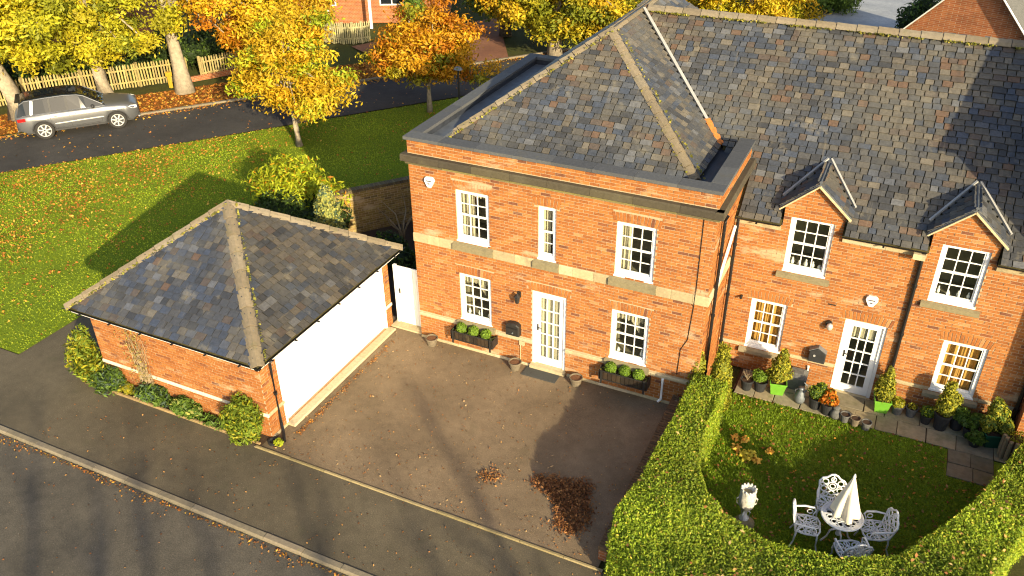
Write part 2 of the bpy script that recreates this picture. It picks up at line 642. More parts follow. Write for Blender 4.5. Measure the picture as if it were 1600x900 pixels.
LAWN = [(-25.9, -5.06), (-9.0, -5.02), (-9.0, -1.2), (-6.4, -1.2), (-6.4, 2.2), (-2.0, 7.9), (0.3, 10.8), (0.3, 27.2), lane_pt(-9.8, -.02)]
mbl = MB()
mbl.poly([(x, y, .012) for x, y in LAWN])
struct(mbl.build('lawn', 'lawn'))
mbl = MB()
mbl.poly([(x, y, .012) for x, y in [(7.8, -4.9), (13.6, -4.9), (13.8, 1.15), (7.8, 1.15)]])
struct(mbl.build('garden_lawn', 'lawn'))
mbl = MB()
mbl.poly([(x, y, .008) for x, y in [(-6.4, .1), (0.05, .62), (0.05, 10.6), (-2.0, 7.9), (-6.4, 2.3)]])
struct(mbl.build('rear_border', 'soil'))
mbl = MB()
mbl.poly([(x, y, .03) for x, y in [(-6.7, -5.08), (-1.05, -5.2), (-1.05, -4.8), (-6.2, -4.8)]])
struct(mbl.build('flower_bed', 'soil'))

STONEC = [(.40, .33, .20), (.44, .36, .22), (.36, .29, .17), (.47, .39, .26), (.33, .28, .18)]
CONC = [(.19, .16, .11), (.22, .185, .13), (.17, .145, .105), (.205, .17, .12)]
EDGEC = [(.26, .205, .10), (.23, .185, .09), (.29, .23, .12)]

def bevel_block(mb, a, b, ch, col):
    """stone with chamfered top front and back edges"""
    x0, y0, z0 = a
    x1, y1, z1 = b
    vs = []
    for x in (x0, x1):
        vs += [(x, y0, z0), (x, y0, z1 - ch), (x, y0 + ch, z1), (x, y1 - ch, z1), (x, y1, z1 - ch), (x, y1, z0)]
    fs = [(i, i + 1, i + 7, i + 6) for i in range(5)]
    fs = [tuple(reversed(f)) for f in fs] + [(0, 1, 2, 3, 4, 5), (11, 10, 9, 8, 7, 6)]
    mb.raw(vs, fs, col)

kerb = MB()
kerb.box((-40, -7.27, -.06), (30, -7.11, -.05))
kerb = struct(kerb.build('kerb', 'mortar'))
x = -13.0
while x < 8:
    w = .905 + RND.uniform(-.02, .02)
    mb = MB()
    bevel_block(mb, (x, -7.27, -.05), (x + w, -7.10, .025 + RND.uniform(-.004, .004)), .03, RND.choice(CONC))
    mb.build('kerb_stone', 'stone', kerb)
    x += w + .01
for a, b2 in ((-40, -13.01), (8.2, 30)):
    mb = MB()
    bevel_block(mb, (a, -7.29, -.05), (b2, -7.10, .024), .03, CONC[0])
    struct(mb.build('kerb_run', 'stone'))
edg = MB()
edg.box((-1.2, -5.255, -.02), (6.95, -5.19, .005))
edg = struct(edg.build('edging', 'mortar'))
x = -1.15
while x < 6.8:
    w = .905
    mb = MB()
    bevel_block(mb, (x, -5.26, -.02), (min(x + w, 6.9), -5.20, .035 + RND.uniform(-.006, .006)), .010, RND.choice(EDGEC))
    mb.build('edging_stone', 'stone', edg)
    x += w + .012
# timber edging of the flower bed
mb = MB()
mb.box((-6.5, -5.17, -.01), (-1.1, -5.13, .07), (.30, .21, .10))
tag(mb.build('bed_edging_board', 'timber'), 'thin timber board edging the flower bed along the garage', 'edging')
# lane kerb
lk = MB()
p, q = lane_pt(-45, 4.11), lane_pt(60, 4.11)
lk.bar((p[0], p[1], -.02), (q[0], q[1], -.02), .1, .02)
lk = struct(lk.build('lane_kerb', 'mortar'))
s = 2.0
while s < 30:
    mb = MB()
    p, q = lane_pt(s, 4.11), lane_pt(s + .9, 4.11)
    mb.bar((p[0], p[1], .03), (q[0], q[1], .03), .13, .11, RND.choice(CONC))
    mb.build('kerb_stone', 'stone', lk)
    s += .91

# ------------------------------------------------------------------ building helpers
BRICKC = [(.305, .115, .032), (.335, .132, .037), (.285, .104, .030), (.365, .150, .045), (.255, .092, .028), (.32, .123, .035), (.21, .077, .031), (.40, .19, .08), (.295, .109, .031), (.155, .063, .035)]
BRW = [6, 6, 5, 3.5, 3.5, 6, 1.4, .9, 5, .6]

def sub(iv, cuts):
    out = [iv]
    for a, b2 in cuts:
        nx = []
        for p, q in out:
            if b2 <= p or a >= q:
                nx.append((p, q))
            else:
                if a - p > .03:
                    nx.append((p, a))
                if q - b2 > .03:
                    nx.append((b2, q))
        out = nx
    return out

def brick_wall(house, org, u, n, L, H, openings=(), arches=(), skip=(), spans=None, nmax=300, extra=(), z_base=0.0, reveal=.11, name='wall'):
    org, u, n = Vector(org), Vector(u), Vector(n)
    v = Vector((0, 0, 1))
    mb = MB()
    us = sorted({0.0, L} | {o[0] for o in openings} | {o[1] for o in openings})
    zs = sorted({z_base, H} | {min(H, o[2]) for o in openings} | {min(H, o[3]) for o in openings})
    for i in range(len(us) - 1):
        for j in range(len(zs) - 1):
            cu, cz = (us[i] + us[i + 1]) / 2, (zs[j] + zs[j + 1]) / 2
            if any(o[0] < cu < o[1] and o[2] < cz < o[3] for o in openings):
                continue
            mb.poly([org + u * us[i] + v * zs[j], org + u * us[i + 1] + v * zs[j], org + u * us[i + 1] + v * zs[j + 1], org + u * us[i] + v * zs[j + 1]])
    for a, b2, z0, z1 in openings:
        p = [org + u * a + v * z0, org + u * b2 + v * z0, org + u * b2 + v * z1, org + u * a + v * z1]
        q = [x - n * reveal for x in p]
        for k in range(4):
            mb.poly([p[k], q[k], q[(k + 1) % 4], p[(k + 1) % 4]])
    for poly in extra:
        mb.poly([org + u * a + v * z for a, z in poly])
    w = mb.build(name, 'mortar', house)
    pl = []
    nrow = int((H if spans is None else spans[1]) / .075) + 1
    for k in range(nrow):
        z0 = z_base + k * .075
        zm = z0 + .0325
        if any(a < zm < b2 for a, b2 in skip):
            continue
        base = [(0.0, L)] if spans is None else spans[0](zm)
        if spans is None and z0 + .06 > H:
            continue
        cuts = [(o[0] - .002, o[1] + .002) for o in openings if o[2] - .01 < zm < o[3]]
        cuts += [(a[0], a[1]) for a in arches if a[2] < zm < a[2] + .225]
        for iv in base:
            for p, q in sub(iv, cuts):
                off = 0.0 if k % 2 else .1125
                i = math.floor((p - off) / .225)
                while True:
                    a = max(p, off + i * .225)
                    b2 = min(q, off + i * .225 + .212)
                    i += 1
                    if a >= q:
                        break
                    if b2 - a < .03:
                        continue
                    ci = RND.choices(range(len(BRICKC)), BRW)[0]
                    pl.append((org + u * a + v * (z0 + .005), u, v, n, round(b2 - a, 2), .062, RND.choice((.006, .008, .010)), ci))
    for a, b2, z0 in arches:
        m = int(round((b2 - a) / .0775))
        st = (b2 - a) / m
        for i in range(m):
            t = ((i + .5) / m - .5) * 2
            an = -t * rad(13)
            u2 = u * math.cos(an) + v * math.sin(an)
            v2 = v * math.cos(an) - u * math.sin(an)
            pl.append((org + u * (a + i * st + .004 - t * .02) + v * (z0 + .006 + .012 * (1 - t * t)), u2, v2, n, .062, .205, .009, RND.choices(range(len(BRICKC)), BRW)[0]))
    pieces('brick', pl, BRICKC, 'brick', w, 'brickwork', nmax)
    return w

def stone_run(house, name, org, u, n, L, z0, z1, d, cols, blk=.62, label=None, cuts=()):
    """a course of separate stone blocks standing d proud"""
    org, u, n = Vector(org), Vector(u), Vector(n)
    for a, b2 in sub((0, L), cuts):
        m = max(1, int(round((b2 - a) / blk)))
        e = [a + (b2 - a) * i / m + (RND.uniform(-.08, .08) if 0 < i < m else 0) for i in range(m + 1)]
        for i in range(m):
            mb = MB()
            p = org + u * (e[i] + .003)
            q = org + u * (e[i + 1] - .003)
            ch = min(.03, d * .5)
            prof = [(0, z0), (d - ch * .3, z0), (d, z0 + .01), (d, z1 - ch), (d - ch, z1), (-.02, z1), (-.02, z0)]
            vs = [p + n * a2 + Vector((0, 0, z)) for a2, z in prof] + [q + n * a2 + Vector((0, 0, z)) for a2, z in prof]
            k = len(prof)
            fs = [(j, j + k, (j + 1) % k + k, (j + 1) % k) for j in range(k)] + [tuple(range(k)), tuple(range(2 * k - 1, k - 1, -1))]
            mb.raw(vs, fs, RND.choice(cols))
            mb.build(name, 'stone', house, label=label if i == 0 and label else None)

def curtain_strip(mb, x0, x1, z0, z1, y, col=None, amp=.022, wave=.085):
    n = max(6, int((x1 - x0) / .02))
    top = []
    bot = []
    ph = RND.uniform(0, 6)
    for i in range(n + 1):
        x = x0 + (x1 - x0) * i / n
        d = amp * math.sin(x / wave * 6.283 + ph) + .008 * math.sin(x * 91 + ph)
        top.append((x, y + d, z1))
        bot.append((x, y + d * 1.2, z0))
    for i in range(n):
        mb.poly([bot[i], bot[i + 1], top[i + 1], top[i]])

def sash_window(house, x0, x1, z0, z1, y, cols=3, rows=4, cloth=None, style='none', sill=None, extra_items=0):
    """white sash window in the wall whose face is at y; the room lies towards +y"""
    f = .075
    yf = y + .035
    mb = MB()
    D = .085
    mb.box((x0, yf, z0), (x0 + f, yf + D, z1))
    mb.box((x1 - f, yf, z0), (x1, yf + D, z1))
    mb.box((x0 + f, yf, z1 - f * .8), (x1 - f, yf + D, z1))
    mb.box((x0 + f, yf, z0), (x1 - f, yf + D, z0 + f * 1.25))
    mb.box((x0 - .015, yf - .045, z0 - .03), (x1 + .015, yf + .02, z0 + .018))
    w = mb.build('window', 'white_paint', house)
    ix0, ix1, iz0, iz1 = x0 + f, x1 - f, z0 + f * 1.25, z1 - f * .8
    zm = (iz0 + iz1) / 2
    if rows == 4:
        halves = [(iz0, zm, yf + .045, 2), (zm, iz1, yf + .018, 2)]
    else:
        halves = [(iz0, iz1, yf + .03, rows)]
    g = .022
    for a, b2, ys, r in halves:
        sb = MB()
        st = .032
        sb.box((ix0 + .001, ys, a), (ix0 + st, ys + .03, b2))
        sb.box((ix1 - st, ys, a), (ix1 - .001, ys + .03, b2))
        sb.box((ix0 + st, ys, a), (ix1 - st, ys + .03, a + st))
        sb.box((ix0 + st, ys, b2 - st), (ix1 - st, ys + .03, b2))
        cw = (ix1 - ix0 - 2 * st) / cols
        ch = (b2 - a - 2 * st) / r
        for c in range(1, cols):
            xx = ix0 + st + c * cw
            sb.box((xx - g / 2, ys + .003, a + st), (xx + g / 2, ys + .027, b2 - st))
        for k in range(1, r):
            zz = a + st + k * ch
            sb.box((ix0 + st, ys + .005, zz - g / 2), (ix1 - st, ys + .025, zz + g / 2))
        sb.build('sash', 'white_paint', w)
        for c in range(cols):
            for k in range(r):
                pb = MB()
                xa, za = ix0 + st + c * cw, a + st + k * ch
                t1, t2 = RND.uniform(-.003, .003), RND.uniform(-.003, .003)
                pb.poly([(xa, ys + .015, za), (xa + cw, ys + .015 + t1, za), (xa + cw, ys + .015 + t1 + t2, za + ch), (xa, ys + .015 + t2, za + ch)])
                pb.build('pane', 'glass', w)
    rb = MB()
    dpt = .9
    yb = yf + D
    for pts in ([(x0, yb, z0), (x0, yb + dpt, z0), (x0, yb + dpt, z1), (x0, yb, z1)], [(x1, yb, z0), (x1, yb, z1), (x1, yb + dpt, z1), (x1, yb + dpt, z0)],
                [(x0, yb, z0), (x1, yb, z0), (x1, yb + dpt, z0), (x0, yb + dpt, z0)], [(x0, yb, z1), (x0, yb + dpt, z1), (x1, yb + dpt, z1), (x1, yb, z1)],
                [(x0, yb + dpt, z0), (x1, yb + dpt, z0), (x1, yb + dpt, z1), (x0, yb + dpt, z1)]):
        rb.poly(pts)
    rb.build('room_recess', 'room', w)
    if cloth:
        W = x1 - x0
        cb = MB()
        yc = yb + .09
        if style == 'full':
            curtain_strip(cb, x0 + .03, x1 - .03, z0 + .02, z1 - .02, yc)
        elif style == 'left':
            curtain_strip(cb, x0 + .03, x0 + W * .44, z0 + .02, z1 - .02, yc)
            curtain_strip(cb, x0 + W * .44, x1 - .03, z1 - .22, z1 - .02, yc + .01)
        elif style == 'both':
            curtain_strip(cb, x0 + .03, x0 + W * .34, z0 + .02, z1 - .02, yc)
            curtain_strip(cb, x1 - W * .2, x1 - .03, z0 + .02, z1 - .02, yc)
        elif style == 'edge':
            curtain_strip(cb, x0 + .03, x0 + W * .36, z0 + .02, z1 - .02, yc)
        elif style == 'leftnarrow':
            curtain_strip(cb, x0 + .03, x0 + W * .55, z0 + .02, z1 - .02, yc)
        elif style == 'swag':
            n = 14
            curtain_strip(cb, x0 + .03, x1 - .03, z1 - .33, z1 - .02, yc)
            for i in range(n):
                t = i / n
                xa, xb = x0 + W * (.45 + .25 * t), x0 + W * (.45 + .25 * (t + 1 / n))
                zt = z1 - .3
                cb.poly([(xa, yc + .01, zt - .32 * t - .02), (xb, yc + .01, zt - .32 * (t + 1 / n) - .02), (xb, yc + .01, zt), (xa, yc + .01, zt)])
        elif style == 'gold':
            curtain_strip(cb, x0 + .03, x0 + W * .86, z0 + .02, z1 - .02, yb + .045, amp=.03, wave=.16)
        cb.build('curtain', cloth, w, smooth=True)
    for i in range(extra_items):
        ob = MB()
        xx = x0 + .16 + (x1 - x0 - .32) * i / max(1, extra_items - 1)
        h = RND.uniform(.10, .2)
        r0 = RND.uniform(.03, .05)
        ob.lathe([(r0 * .6, 0), (r0, h * .3), (r0 * .9, h * .55), (r0 * .45, h * .7), (r0 * .6, h * .85), (r0 * .2, h)], 10, (xx, yb + .05, z0 + .09))
        ob.build('ornament', 'cast_white', w, smooth=True)
    if sill:
        sm = MB()
        p = .09
        vs = []
        a, b2 = x0 - .12, x1 + .12
        for xx in (a, b2):
            vs += [(xx, y - p, z0 - .17), (xx, y - p, z0 - .075), (xx, y + .03, z0 - .032), (xx, y + .03, z0 - .17)]
        sm.raw(vs, [(0, 4, 5, 1), (1, 5, 6, 2), (2, 6, 7, 3), (3, 7, 4, 0), (0, 1, 2, 3), (7, 6, 5, 4)], sill)
        sm.build('sill', 'stone', w)
    return w

def glazed_door(house, x0, x1, z0, z1, y, cloth_top=None, full=True):
    mb = MB()
    f = .07
    yf = y + .03
    mb.box((x0, yf, z0), (x0 + f, yf + .1, z1))
    mb.box((x1 - f, yf, z0), (x1, yf + .1, z1))
    mb.box((x0 + f, yf, z1 - f), (x1 - f, yf + .1, z1))
    d = mb.build('door', 'white_paint', house)
    a, b2, c0, c1 = x0 + f + .004, x1 - f - .004, z0 + .02, z1 - f - .004
    lf = MB()
    st = .12
    yl = yf + .035
    lf.box((a, yl, c0), (a + st, yl + .045, c1))
    lf.box((b2 - st, yl, c0), (b2, yl + .045, c1))
    lf.box((a + st, yl, c1 - .11), (b2 - st, yl + .045, c1))
    lf.box((a + st, yl, c0), (b2 - st, yl + .045, c0 + .2))
    cols, rows = 3, 5
    cw, ch = (b2 - a - 2 * st) / cols, (c1 - c0 - .31) / rows
    for c in range(1, cols):
        xx = a + st + c * cw
        lf.box((xx - .013, yl + .006, c0 + .2), (xx + .013, yl + .04, c1 - .11))
    for k in range(1, rows):
        zz = c0 + .2 + k * ch
        lf.box((a + st, yl + .008, zz - .013), (b2 - st, yl + .038, zz + .013))
    lf.build('door_leaf', 'white_paint', d)
    for c in range(cols):
        for k in range(rows):
            pb = MB()
            xa, za = a + st + c * cw, c0 + .2 + k * ch
            t = RND.uniform(-.003, .003)
            pb.poly([(xa, yl + .023, za), (xa + cw, yl + .023 + t, za), (xa + cw, yl + .023 + t, za + ch), (xa, yl + .023, za + ch)])
            pb.build('pane', 'glass', d)
    hb = MB()
    hb.box((a + .035, yl - .012, z0 + .98), (a + .07, yl, z0 + 1.16))
    hb.bar((a + .05, yl - .035, z0 + 1.08), (a + .15, yl - .035, z0 + 1.08), .018)
    hb.bar((a + .052, yl - .04, z0 + 1.08), (a + .052, yl - .01, z0 + 1.08), .018)
    hb.build('handle', 'black_iron', d)
    rb = MB()
    yb = yf + .1
    for pts in ([(x0, yb, z0), (x0, yb + 1, z0), (x0, yb + 1, z1), (x0, yb, z1)], [(x1, yb, z0), (x1, yb, z1), (x1, yb + 1, z1), (x1, yb + 1, z0)],
                [(x0, yb, z0 + .002), (x1, yb, z0 + .002), (x1, yb + 1, z0 + .002), (x0, yb + 1, z0 + .002)], [(x0, yb, z1), (x0, yb + 1, z1), (x1, yb + 1, z1), (x1, yb, z1)],
                [(x0, yb + 1, z0), (x1, yb + 1, z0), (x1, yb + 1, z1), (x0, yb + 1, z1)]):
        rb.poly(pts)
    rb.build('room_recess', 'room', d)
    cb = MB()
    if full:
        curtain_strip(cb, a + .05, b2 - .05, c0 + .1, c1 - .05, yl + .07, amp=.012, wave=.13)
    else:
        curtain_strip(cb, a + .05, b2 - .05, c1 - .42, c1 - .05, yl + .07, amp=.012, wave=.1)
    cb.build('curtain', 'cream_cloth', d, smooth=True)
    tb = MB()
    tb.box((x0 - .03, y - .1, z0 - .075), (x1 + .03, yf + .09, z0 + .016), STONEC[1])
    tb.build('threshold', 'stone', d)
    return d

SLATEC = [(.070, .074, .082), (.055, .066, .088), (.085, .085, .085), (.105, .098, .085), (.135, .118, .092), (.062, .078, .112), (.095, .105, .125), (.155, .095, .06), (.045, .048, .054), (.18, .158, .122), (.108, .083, .066), (.15, .155, .165)]

_mean = (.092, .088, .082)
SLATEC = [tuple(.80 * (.84 * a + .16 * b2) for a, b2 in zip(c, _mean)) for c in SLATEC]

def slate_plane(roof, O, u, vdir, n, spans, gauge, vlen, wr, wts, nmax=300, lap=.045, patch=None, tint=(1, 1, 1)):
    """courses of slates up the plane: spans(v) gives the list of (u0, u1) covered at distance v up the slope"""
    O, u, vdir, n = Vector(O), Vector(u), Vector(vdir), Vector(n)
    pl = []
    k = 0
    v0 = 0.0
    tl = math.atan2(.028, gauge + lap)
    v2 = (vdir * math.cos(tl) - n * math.sin(tl)).normalized()
    n2 = (n * math.cos(tl) + vdir * math.sin(tl)).normalized()
    while v0 < vlen:
        for a, b2 in spans(v0 + gauge * .5):
            x = a
            first = True
            while x < b2 - .03:
                w = RND.choice(wr)
                if first:
                    w *= RND.uniform(.4, 1)
                    first = False
                w = min(w, b2 - x)
                if b2 - (x + w) < .07:
                    w = b2 - x
                wt = list(wts)
                p = O + u * (x + w / 2) + vdir * v0
                t1, t2 = mnoise.noise(p * .75), mnoise.noise(p * 1.6 + Vector((7, 3, 1)))
                for q_ in (3, 4, 7, 9, 10):
                    wt[q_] *= math.exp(2.2 * t1 + .8 * t2)
                for q_ in (1, 5, 6, 11):
                    wt[q_] *= math.exp(-2.2 * t1 + .8 * t2)
                for q_ in (0, 8):
                    wt[q_] *= math.exp(-2.0 * t2)
                if patch:
                    wt = patch(p, wt)
                ci = RND.choices(range(len(SLATEC)), wt)[0]
                if w > .05:
                    pl.append((O + u * (x + .008) + vdir * (v0 + RND.uniform(-.012, .012)) + n * (.022 + RND.choice((0, .003, .007))), u, v2, n2, round(w - .016, 2), gauge + lap, .014, ci))
                x += w
        k += 1
        v0 += gauge
    pieces('slate', pl, [tuple(a * b2 for a, b2 in zip(c, tint)) for c in SLATEC], 'slate', roof, 'slates', nmax)

RIDGEC = [(.185, .15, .10), (.21, .172, .118), (.165, .135, .093), (.195, .165, .12)]

def ridge_line(parent, p, q, n_tiles, w=.13, h=.07, name='ridge_tile', base=None):
    """angled capping tiles from p up to q, each a separate piece overlapping the one below"""
    p, q = Vector(p), Vector(q)
    d = (q - p).normalized()
    sd_ = d.cross(Vector((0, 0, 1))).normalized()
    up = sd_.cross(d).normalized()
    L = (q - p).length
    for i in range(n_tiles):
        a = p + d * (L * i / n_tiles + .010)
        b2 = p + d * (L * (i + 1) / n_tiles - .004)
        lift0, lift1 = .022, .006
        mb = MB()
        vs = []
        for c, lf in ((a, lift0), (b2, lift1)):
            for s_, hh in ((-1, -h), (-.55, -h * .28), (0, .02), (.55, -h * .28), (1, -h)):
                vs.append(c + sd_ * (w * s_) + up * (hh + lf + .03))
            for s_, hh in ((.93, -h), (0, -.012), (-.93, -h)):
                vs.append(c + sd_ * (w * s_) + up * (hh + lf + .022))
        k = 8
        fs = [(j, j + k, (j + 1) % k + k, (j + 1) % k) for j in range(k)]
        fs = [tuple(reversed(f)) for f in fs] + [tuple(range(k)), tuple(range(2 * k - 1, k - 1, -1))]
        mb.raw(vs, [tuple(reversed(f)) for f in fs], RND.choice(RIDGEC))
        mb.build(name, 'ridge', parent)

def moss_strip(parent, p, q, off, n=260, wid=.05):
    p, q, off = np.array(p), np.array(q), np.array(off)
    t = rng.random(n)
    t = np.sort(t)
    keep = np.sin(t * 37) + np.sin(t * 91 + 1) + rng.normal(size=n) * .6 > -.4
    t = t[keep]
    pos = p + (q - p) * t[:, None] + off + rng.normal(size=(len(t), 3)) * wid * .3
    vs = leaf_quads(pos, .06, upb=1.5, width=.9)
    np_mesh('moss', vs, 4, pal(len(t), [(.22, .21, .03), (.16, .16, .03), (.30, .26, .05)]), 'litter', parent, kind='stuff')

def gutter(parent, pts, r=.055, mat='black_plastic', brackets=.9, name='gutter'):
    """half-round gutter along pts"""
    mb = MB()
    pts = [Vector(p) for p in pts]
    for a, b2 in zip(pts[:-1], pts[1:]):
        d = (b2 - a).normalized()
        s_ = d.cross(Vector((0, 0, 1))).normalized()
        vs = []
        for c in (a - d * r * .9, b2 + d * r * .9):
            for k in range(7):
                t = math.pi * k / 6
                vs.append(c + s_ * r * math.cos(t) - Vector((0, 0, 1)) * r * math.sin(t))
            for k in range(6, -1, -1):
                t = math.pi * k / 6
                vs.append(c + s_ * (r - .012) * math.cos(t) - Vector((0, 0, 1)) * (r - .012) * math.sin(t))
        K = 14
        fs = [(j, j + K, (j + 1) % K + K, (j + 1) % K) for j in range(K)] + [tuple(range(K)), tuple(range(2 * K - 1, K - 1, -1))]
        mb.raw(vs, fs)
        L = (b2 - a).length
        m = int(L / brackets)
        for i in range(m):
            c = a + d * (L * (i + .5) / m)
            mb.bar(c - d * .02 - Vector((0, 0, r + .008)), c + d * .02 - Vector((0, 0, r + .008)), r * 2.4, .02)
    return mb.build(name, mat, parent)

def downpipe(parent, pts, r=.035, mat='black_plastic', name='downpipe'):
    mb = MB()
    mb.tube(pts, r, 8)
    a, b2 = Vector(pts[0]), Vector(pts[-1])
    o = mb.build(name, mat, parent, smooth=False)
    L = [Vector(p) for p in pts]
    best = max(range(len(L) - 1), key=lambda i: (L[i + 1] - L[i]).length)
    a, b2 = L[best], L[best + 1]
    m = max(1, int((b2 - a).length / 1.2))
    cb = MB()
    for i in range(m):
        c = a + (b2 - a) * ((i + .5) / m)
        cb.tube([c - Vector((0, 0, .03)), c + Vector((0, 0, .03))], r * 1.35, 8)
    cb.build('pipe_collar', mat, o)
    return o
# ------------------------------------------------------------------ main house (left block with parapet)
W_ = 7.25
house = thing('brick_house', 'two-storey orange brick house with stone parapet and hipped slate roof', 'house', (W_ / 2, 3.5, 0))
A, B_, D_, NW = (1.215, 2.077), (5.148, 6.031), (3.165, 4.039), (3.308, 3.744)
ops = [(A[0], A[1], 3.143, 4.459), (A[0], A[1], .909, 2.228), (B_[0], B_[1], 3.143, 4.459), (B_[0], B_[1], .909, 2.228), (D_[0], D_[1], .10, 2.222), (NW[0], NW[1], 3.134, 4.457)]
arch = [(a - .10, b2 + .10, z1) for a, b2, z0, z1 in ops]
brick_wall(house, (0, 0, 0), (1, 0, 0), (0, -1, 0), W_, 5.50, ops, arch, skip=[(4.90, 5.165), (2.85, 3.10), (.70, .79)], nmax=300)
# right flank, seen at a grazing angle
brick_wall(house, (W_, 0.002, 0), (0, 1, 0), (1, 0, 0), 2.93, 5.50, skip=[(4.90, 5.165), (2.85, 3.10)], nmax=120, name='flank_wall')
mb = MB()
mb.poly([(0, 7, 0), (0, 0, 0), (0, 0, 5.5), (0, 7, 5.5)])
mb.poly([(.5, 10, 0), (.5, 7, 0), (.5, 7, 5.15), (.5, 10, 5.15)])
mb.poly([(3, 7, 0), (0, 7, 0), (0, 7, 5.5), (3, 7, 5.5)])
mb.poly([(W_ + 6.5, 10, 0), (.5, 10, 0), (.5, 10, 4.2), (W_ + 6.5, 10, 4.2)])
mb.poly([(0.3, 2.93, 0.1), (W_, 2.93, 0.1), (W_, 2.93, 5.0), (0.3, 2.93, 5.0)])
mb.build('rear_walls', 'brick_far', house)
# stone courses
BANDC = [(.42, .34, .20), (.46, .38, .24), (.38, .305, .18), (.40, .34, .22), (.33, .27, .16)]
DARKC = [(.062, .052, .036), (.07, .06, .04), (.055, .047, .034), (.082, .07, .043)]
GREYC = [(.080, .083, .088), (.092, .095, .098), (.072, .075, .080)]
wcut = [(A[0] - .1, A[1] + .1), (NW[0] - .1, NW[1] + .1), (B_[0] - .1, B_[1] + .1)]
stone_run(house, 'band_stone', (-.0, 0, 0), (1, 0, 0), (0, -1, 0), W_ + .045, 2.86, 3.095, .045, BANDC, .42, cuts=wcut)
stone_run(house, 'band_stone', (W_, 0, 0), (0, 1, 0), (1, 0, 0), 2.0, 2.86, 3.095, .045, BANDC, .42)
stone_run(house, 'plinth_stone', (0, 0, 0), (1, 0, 0), (0, -1, 0), W_ + .03, .705, .785, .035, BANDC, .8, cuts=[(A[0] - .1, A[1] + .1), (D_[0] - .005, D_[1] + .005), (B_[0] - .1, B_[1] + .1)])
stone_run(house, 'footing_stone', (0, 0, 0), (1, 0, 0), (0, -1, 0), W_, .0, .07, .035, STONEC, .9, cuts=[(D_[0] - .06, D_[1] + .06)])
for a, b2 in wcut:
    mb = MB()
    mb.raw([(a, -.10, 2.90), (b2, -.10, 2.90), (b2, -.10, 3.05), (a, -.10, 3.05), (a, .03, 2.90), (b2, .03, 2.90), (b2, .03, 3.115), (a, .03, 3.115)],
           [(0, 1, 2, 3), (3, 2, 6, 7), (1, 5, 6, 2), (4, 0, 3, 7), (5, 4, 7, 6), (4, 5, 1, 0)], (.20, .17, .10))
    mb.build('sill', 'stone', house, label='dark weathered stone sill')
for a, b2 in ((A[0] - .1, A[1] + .1), (B_[0] - .1, B_[1] + .1)):
    mb = MB()
    mb.raw([(a, -.08, .70), (b2, -.08, .70), (b2, -.08, .83), (a, -.08, .83), (a, .03, .70), (b2, .03, .70), (b2, .03, .878), (a, .03, .878)],
           [(0, 1, 2, 3), (3, 2, 6, 7), (1, 5, 6, 2), (4, 0, 3, 7), (5, 4, 7, 6), (4, 5, 1, 0)], (.20, .17, .10))
    mb.build('sill', 'stone', house)
# cornice: lower fillet, dark cavetto, top ledge
stone_run(house, 'cornice_stone', (-.06, 0, 0), (1, 0, 0), (0, -1, 0), W_ + .12, 4.90, 4.985, .06, [(.15, .13, .055), (.19, .165, .06), (.11, .095, .05)], .95)
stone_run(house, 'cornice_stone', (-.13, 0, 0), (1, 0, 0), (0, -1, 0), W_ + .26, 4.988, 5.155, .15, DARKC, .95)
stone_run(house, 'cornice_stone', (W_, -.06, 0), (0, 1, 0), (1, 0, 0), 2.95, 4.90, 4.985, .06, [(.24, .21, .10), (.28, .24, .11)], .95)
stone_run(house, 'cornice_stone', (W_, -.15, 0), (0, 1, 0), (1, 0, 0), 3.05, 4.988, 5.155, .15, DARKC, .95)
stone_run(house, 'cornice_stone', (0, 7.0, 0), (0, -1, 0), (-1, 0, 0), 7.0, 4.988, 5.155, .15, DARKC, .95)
# coping
def coping(x0, y0, x1, y1, along):
    L = (x1 - x0) if along == 'x' else (y1 - y0)
    m = max(1, int(round(L / .95)))
    for i in range(m):
        a, b2 = L * i / m + .003, L * (i + 1) / m - .003
        mb = MB()
        if along == 'x':
            mb.box((x0 + a, y0, 5.50), (x0 + b2, y1, 5.575 + RND.uniform(-.003, .003)), RND.choice(GREYC))
        else:
            mb.box((x0, y0 + a, 5.50), (x1, y0 + b2, 5.575 + RND.uniform(-.003, .003)), RND.choice(GREYC))
        mb.build('coping_stone', 'stone', house)
coping(-.06, -.07, W_ + .06, .30, 'x')
coping(-.06, .303, .25, 7.05, 'y')
coping(W_ - .28, .303, W_ + .06, 2.93, 'y')
coping(.253, 6.75, 3.0, 7.05, 'x')
# inner faces of the parapet and the lead gutter behind it
mb = MB()
for pts in ([(.23, .23, 5.1), (.23, 6.8, 5.1), (.23, 6.8, 5.5), (.23, .23, 5.5)], [(.23, .23, 5.1), (.23, .23, 5.5), (W_ - .26, .23, 5.5), (W_ - .26, .23, 5.1)],
            [(W_ - .26, .23, 5.1), (W_ - .26, .23, 5.5), (W_ - .26, 2.93, 5.5), (W_ - .26, 2.93, 5.1)], [(.23, 6.8, 5.1), (3, 6.8, 5.1), (3, 6.8, 5.5), (.23, 6.8, 5.5)]):
    mb.poly(pts)
mb.poly([(W_ - .26, 2.93, 4.6), (W_ - .26, 2.93, 5.5), (W_, 2.93, 5.5), (W_, 2.93, 4.6)])
mb.poly([(.2, .2, 5.12), (W_ - .25, .2, 5.12), (W_ - .25, 3.4, 5.12), (.2, 7, 5.12)])
mb.build('parapet_gutter', 'lead_dark', house)
mb = MB()
mb.box((.235, .32, 5.30), (.56, 6.74, 5.37))
mb.build('gutter_apron', 'lead', house)
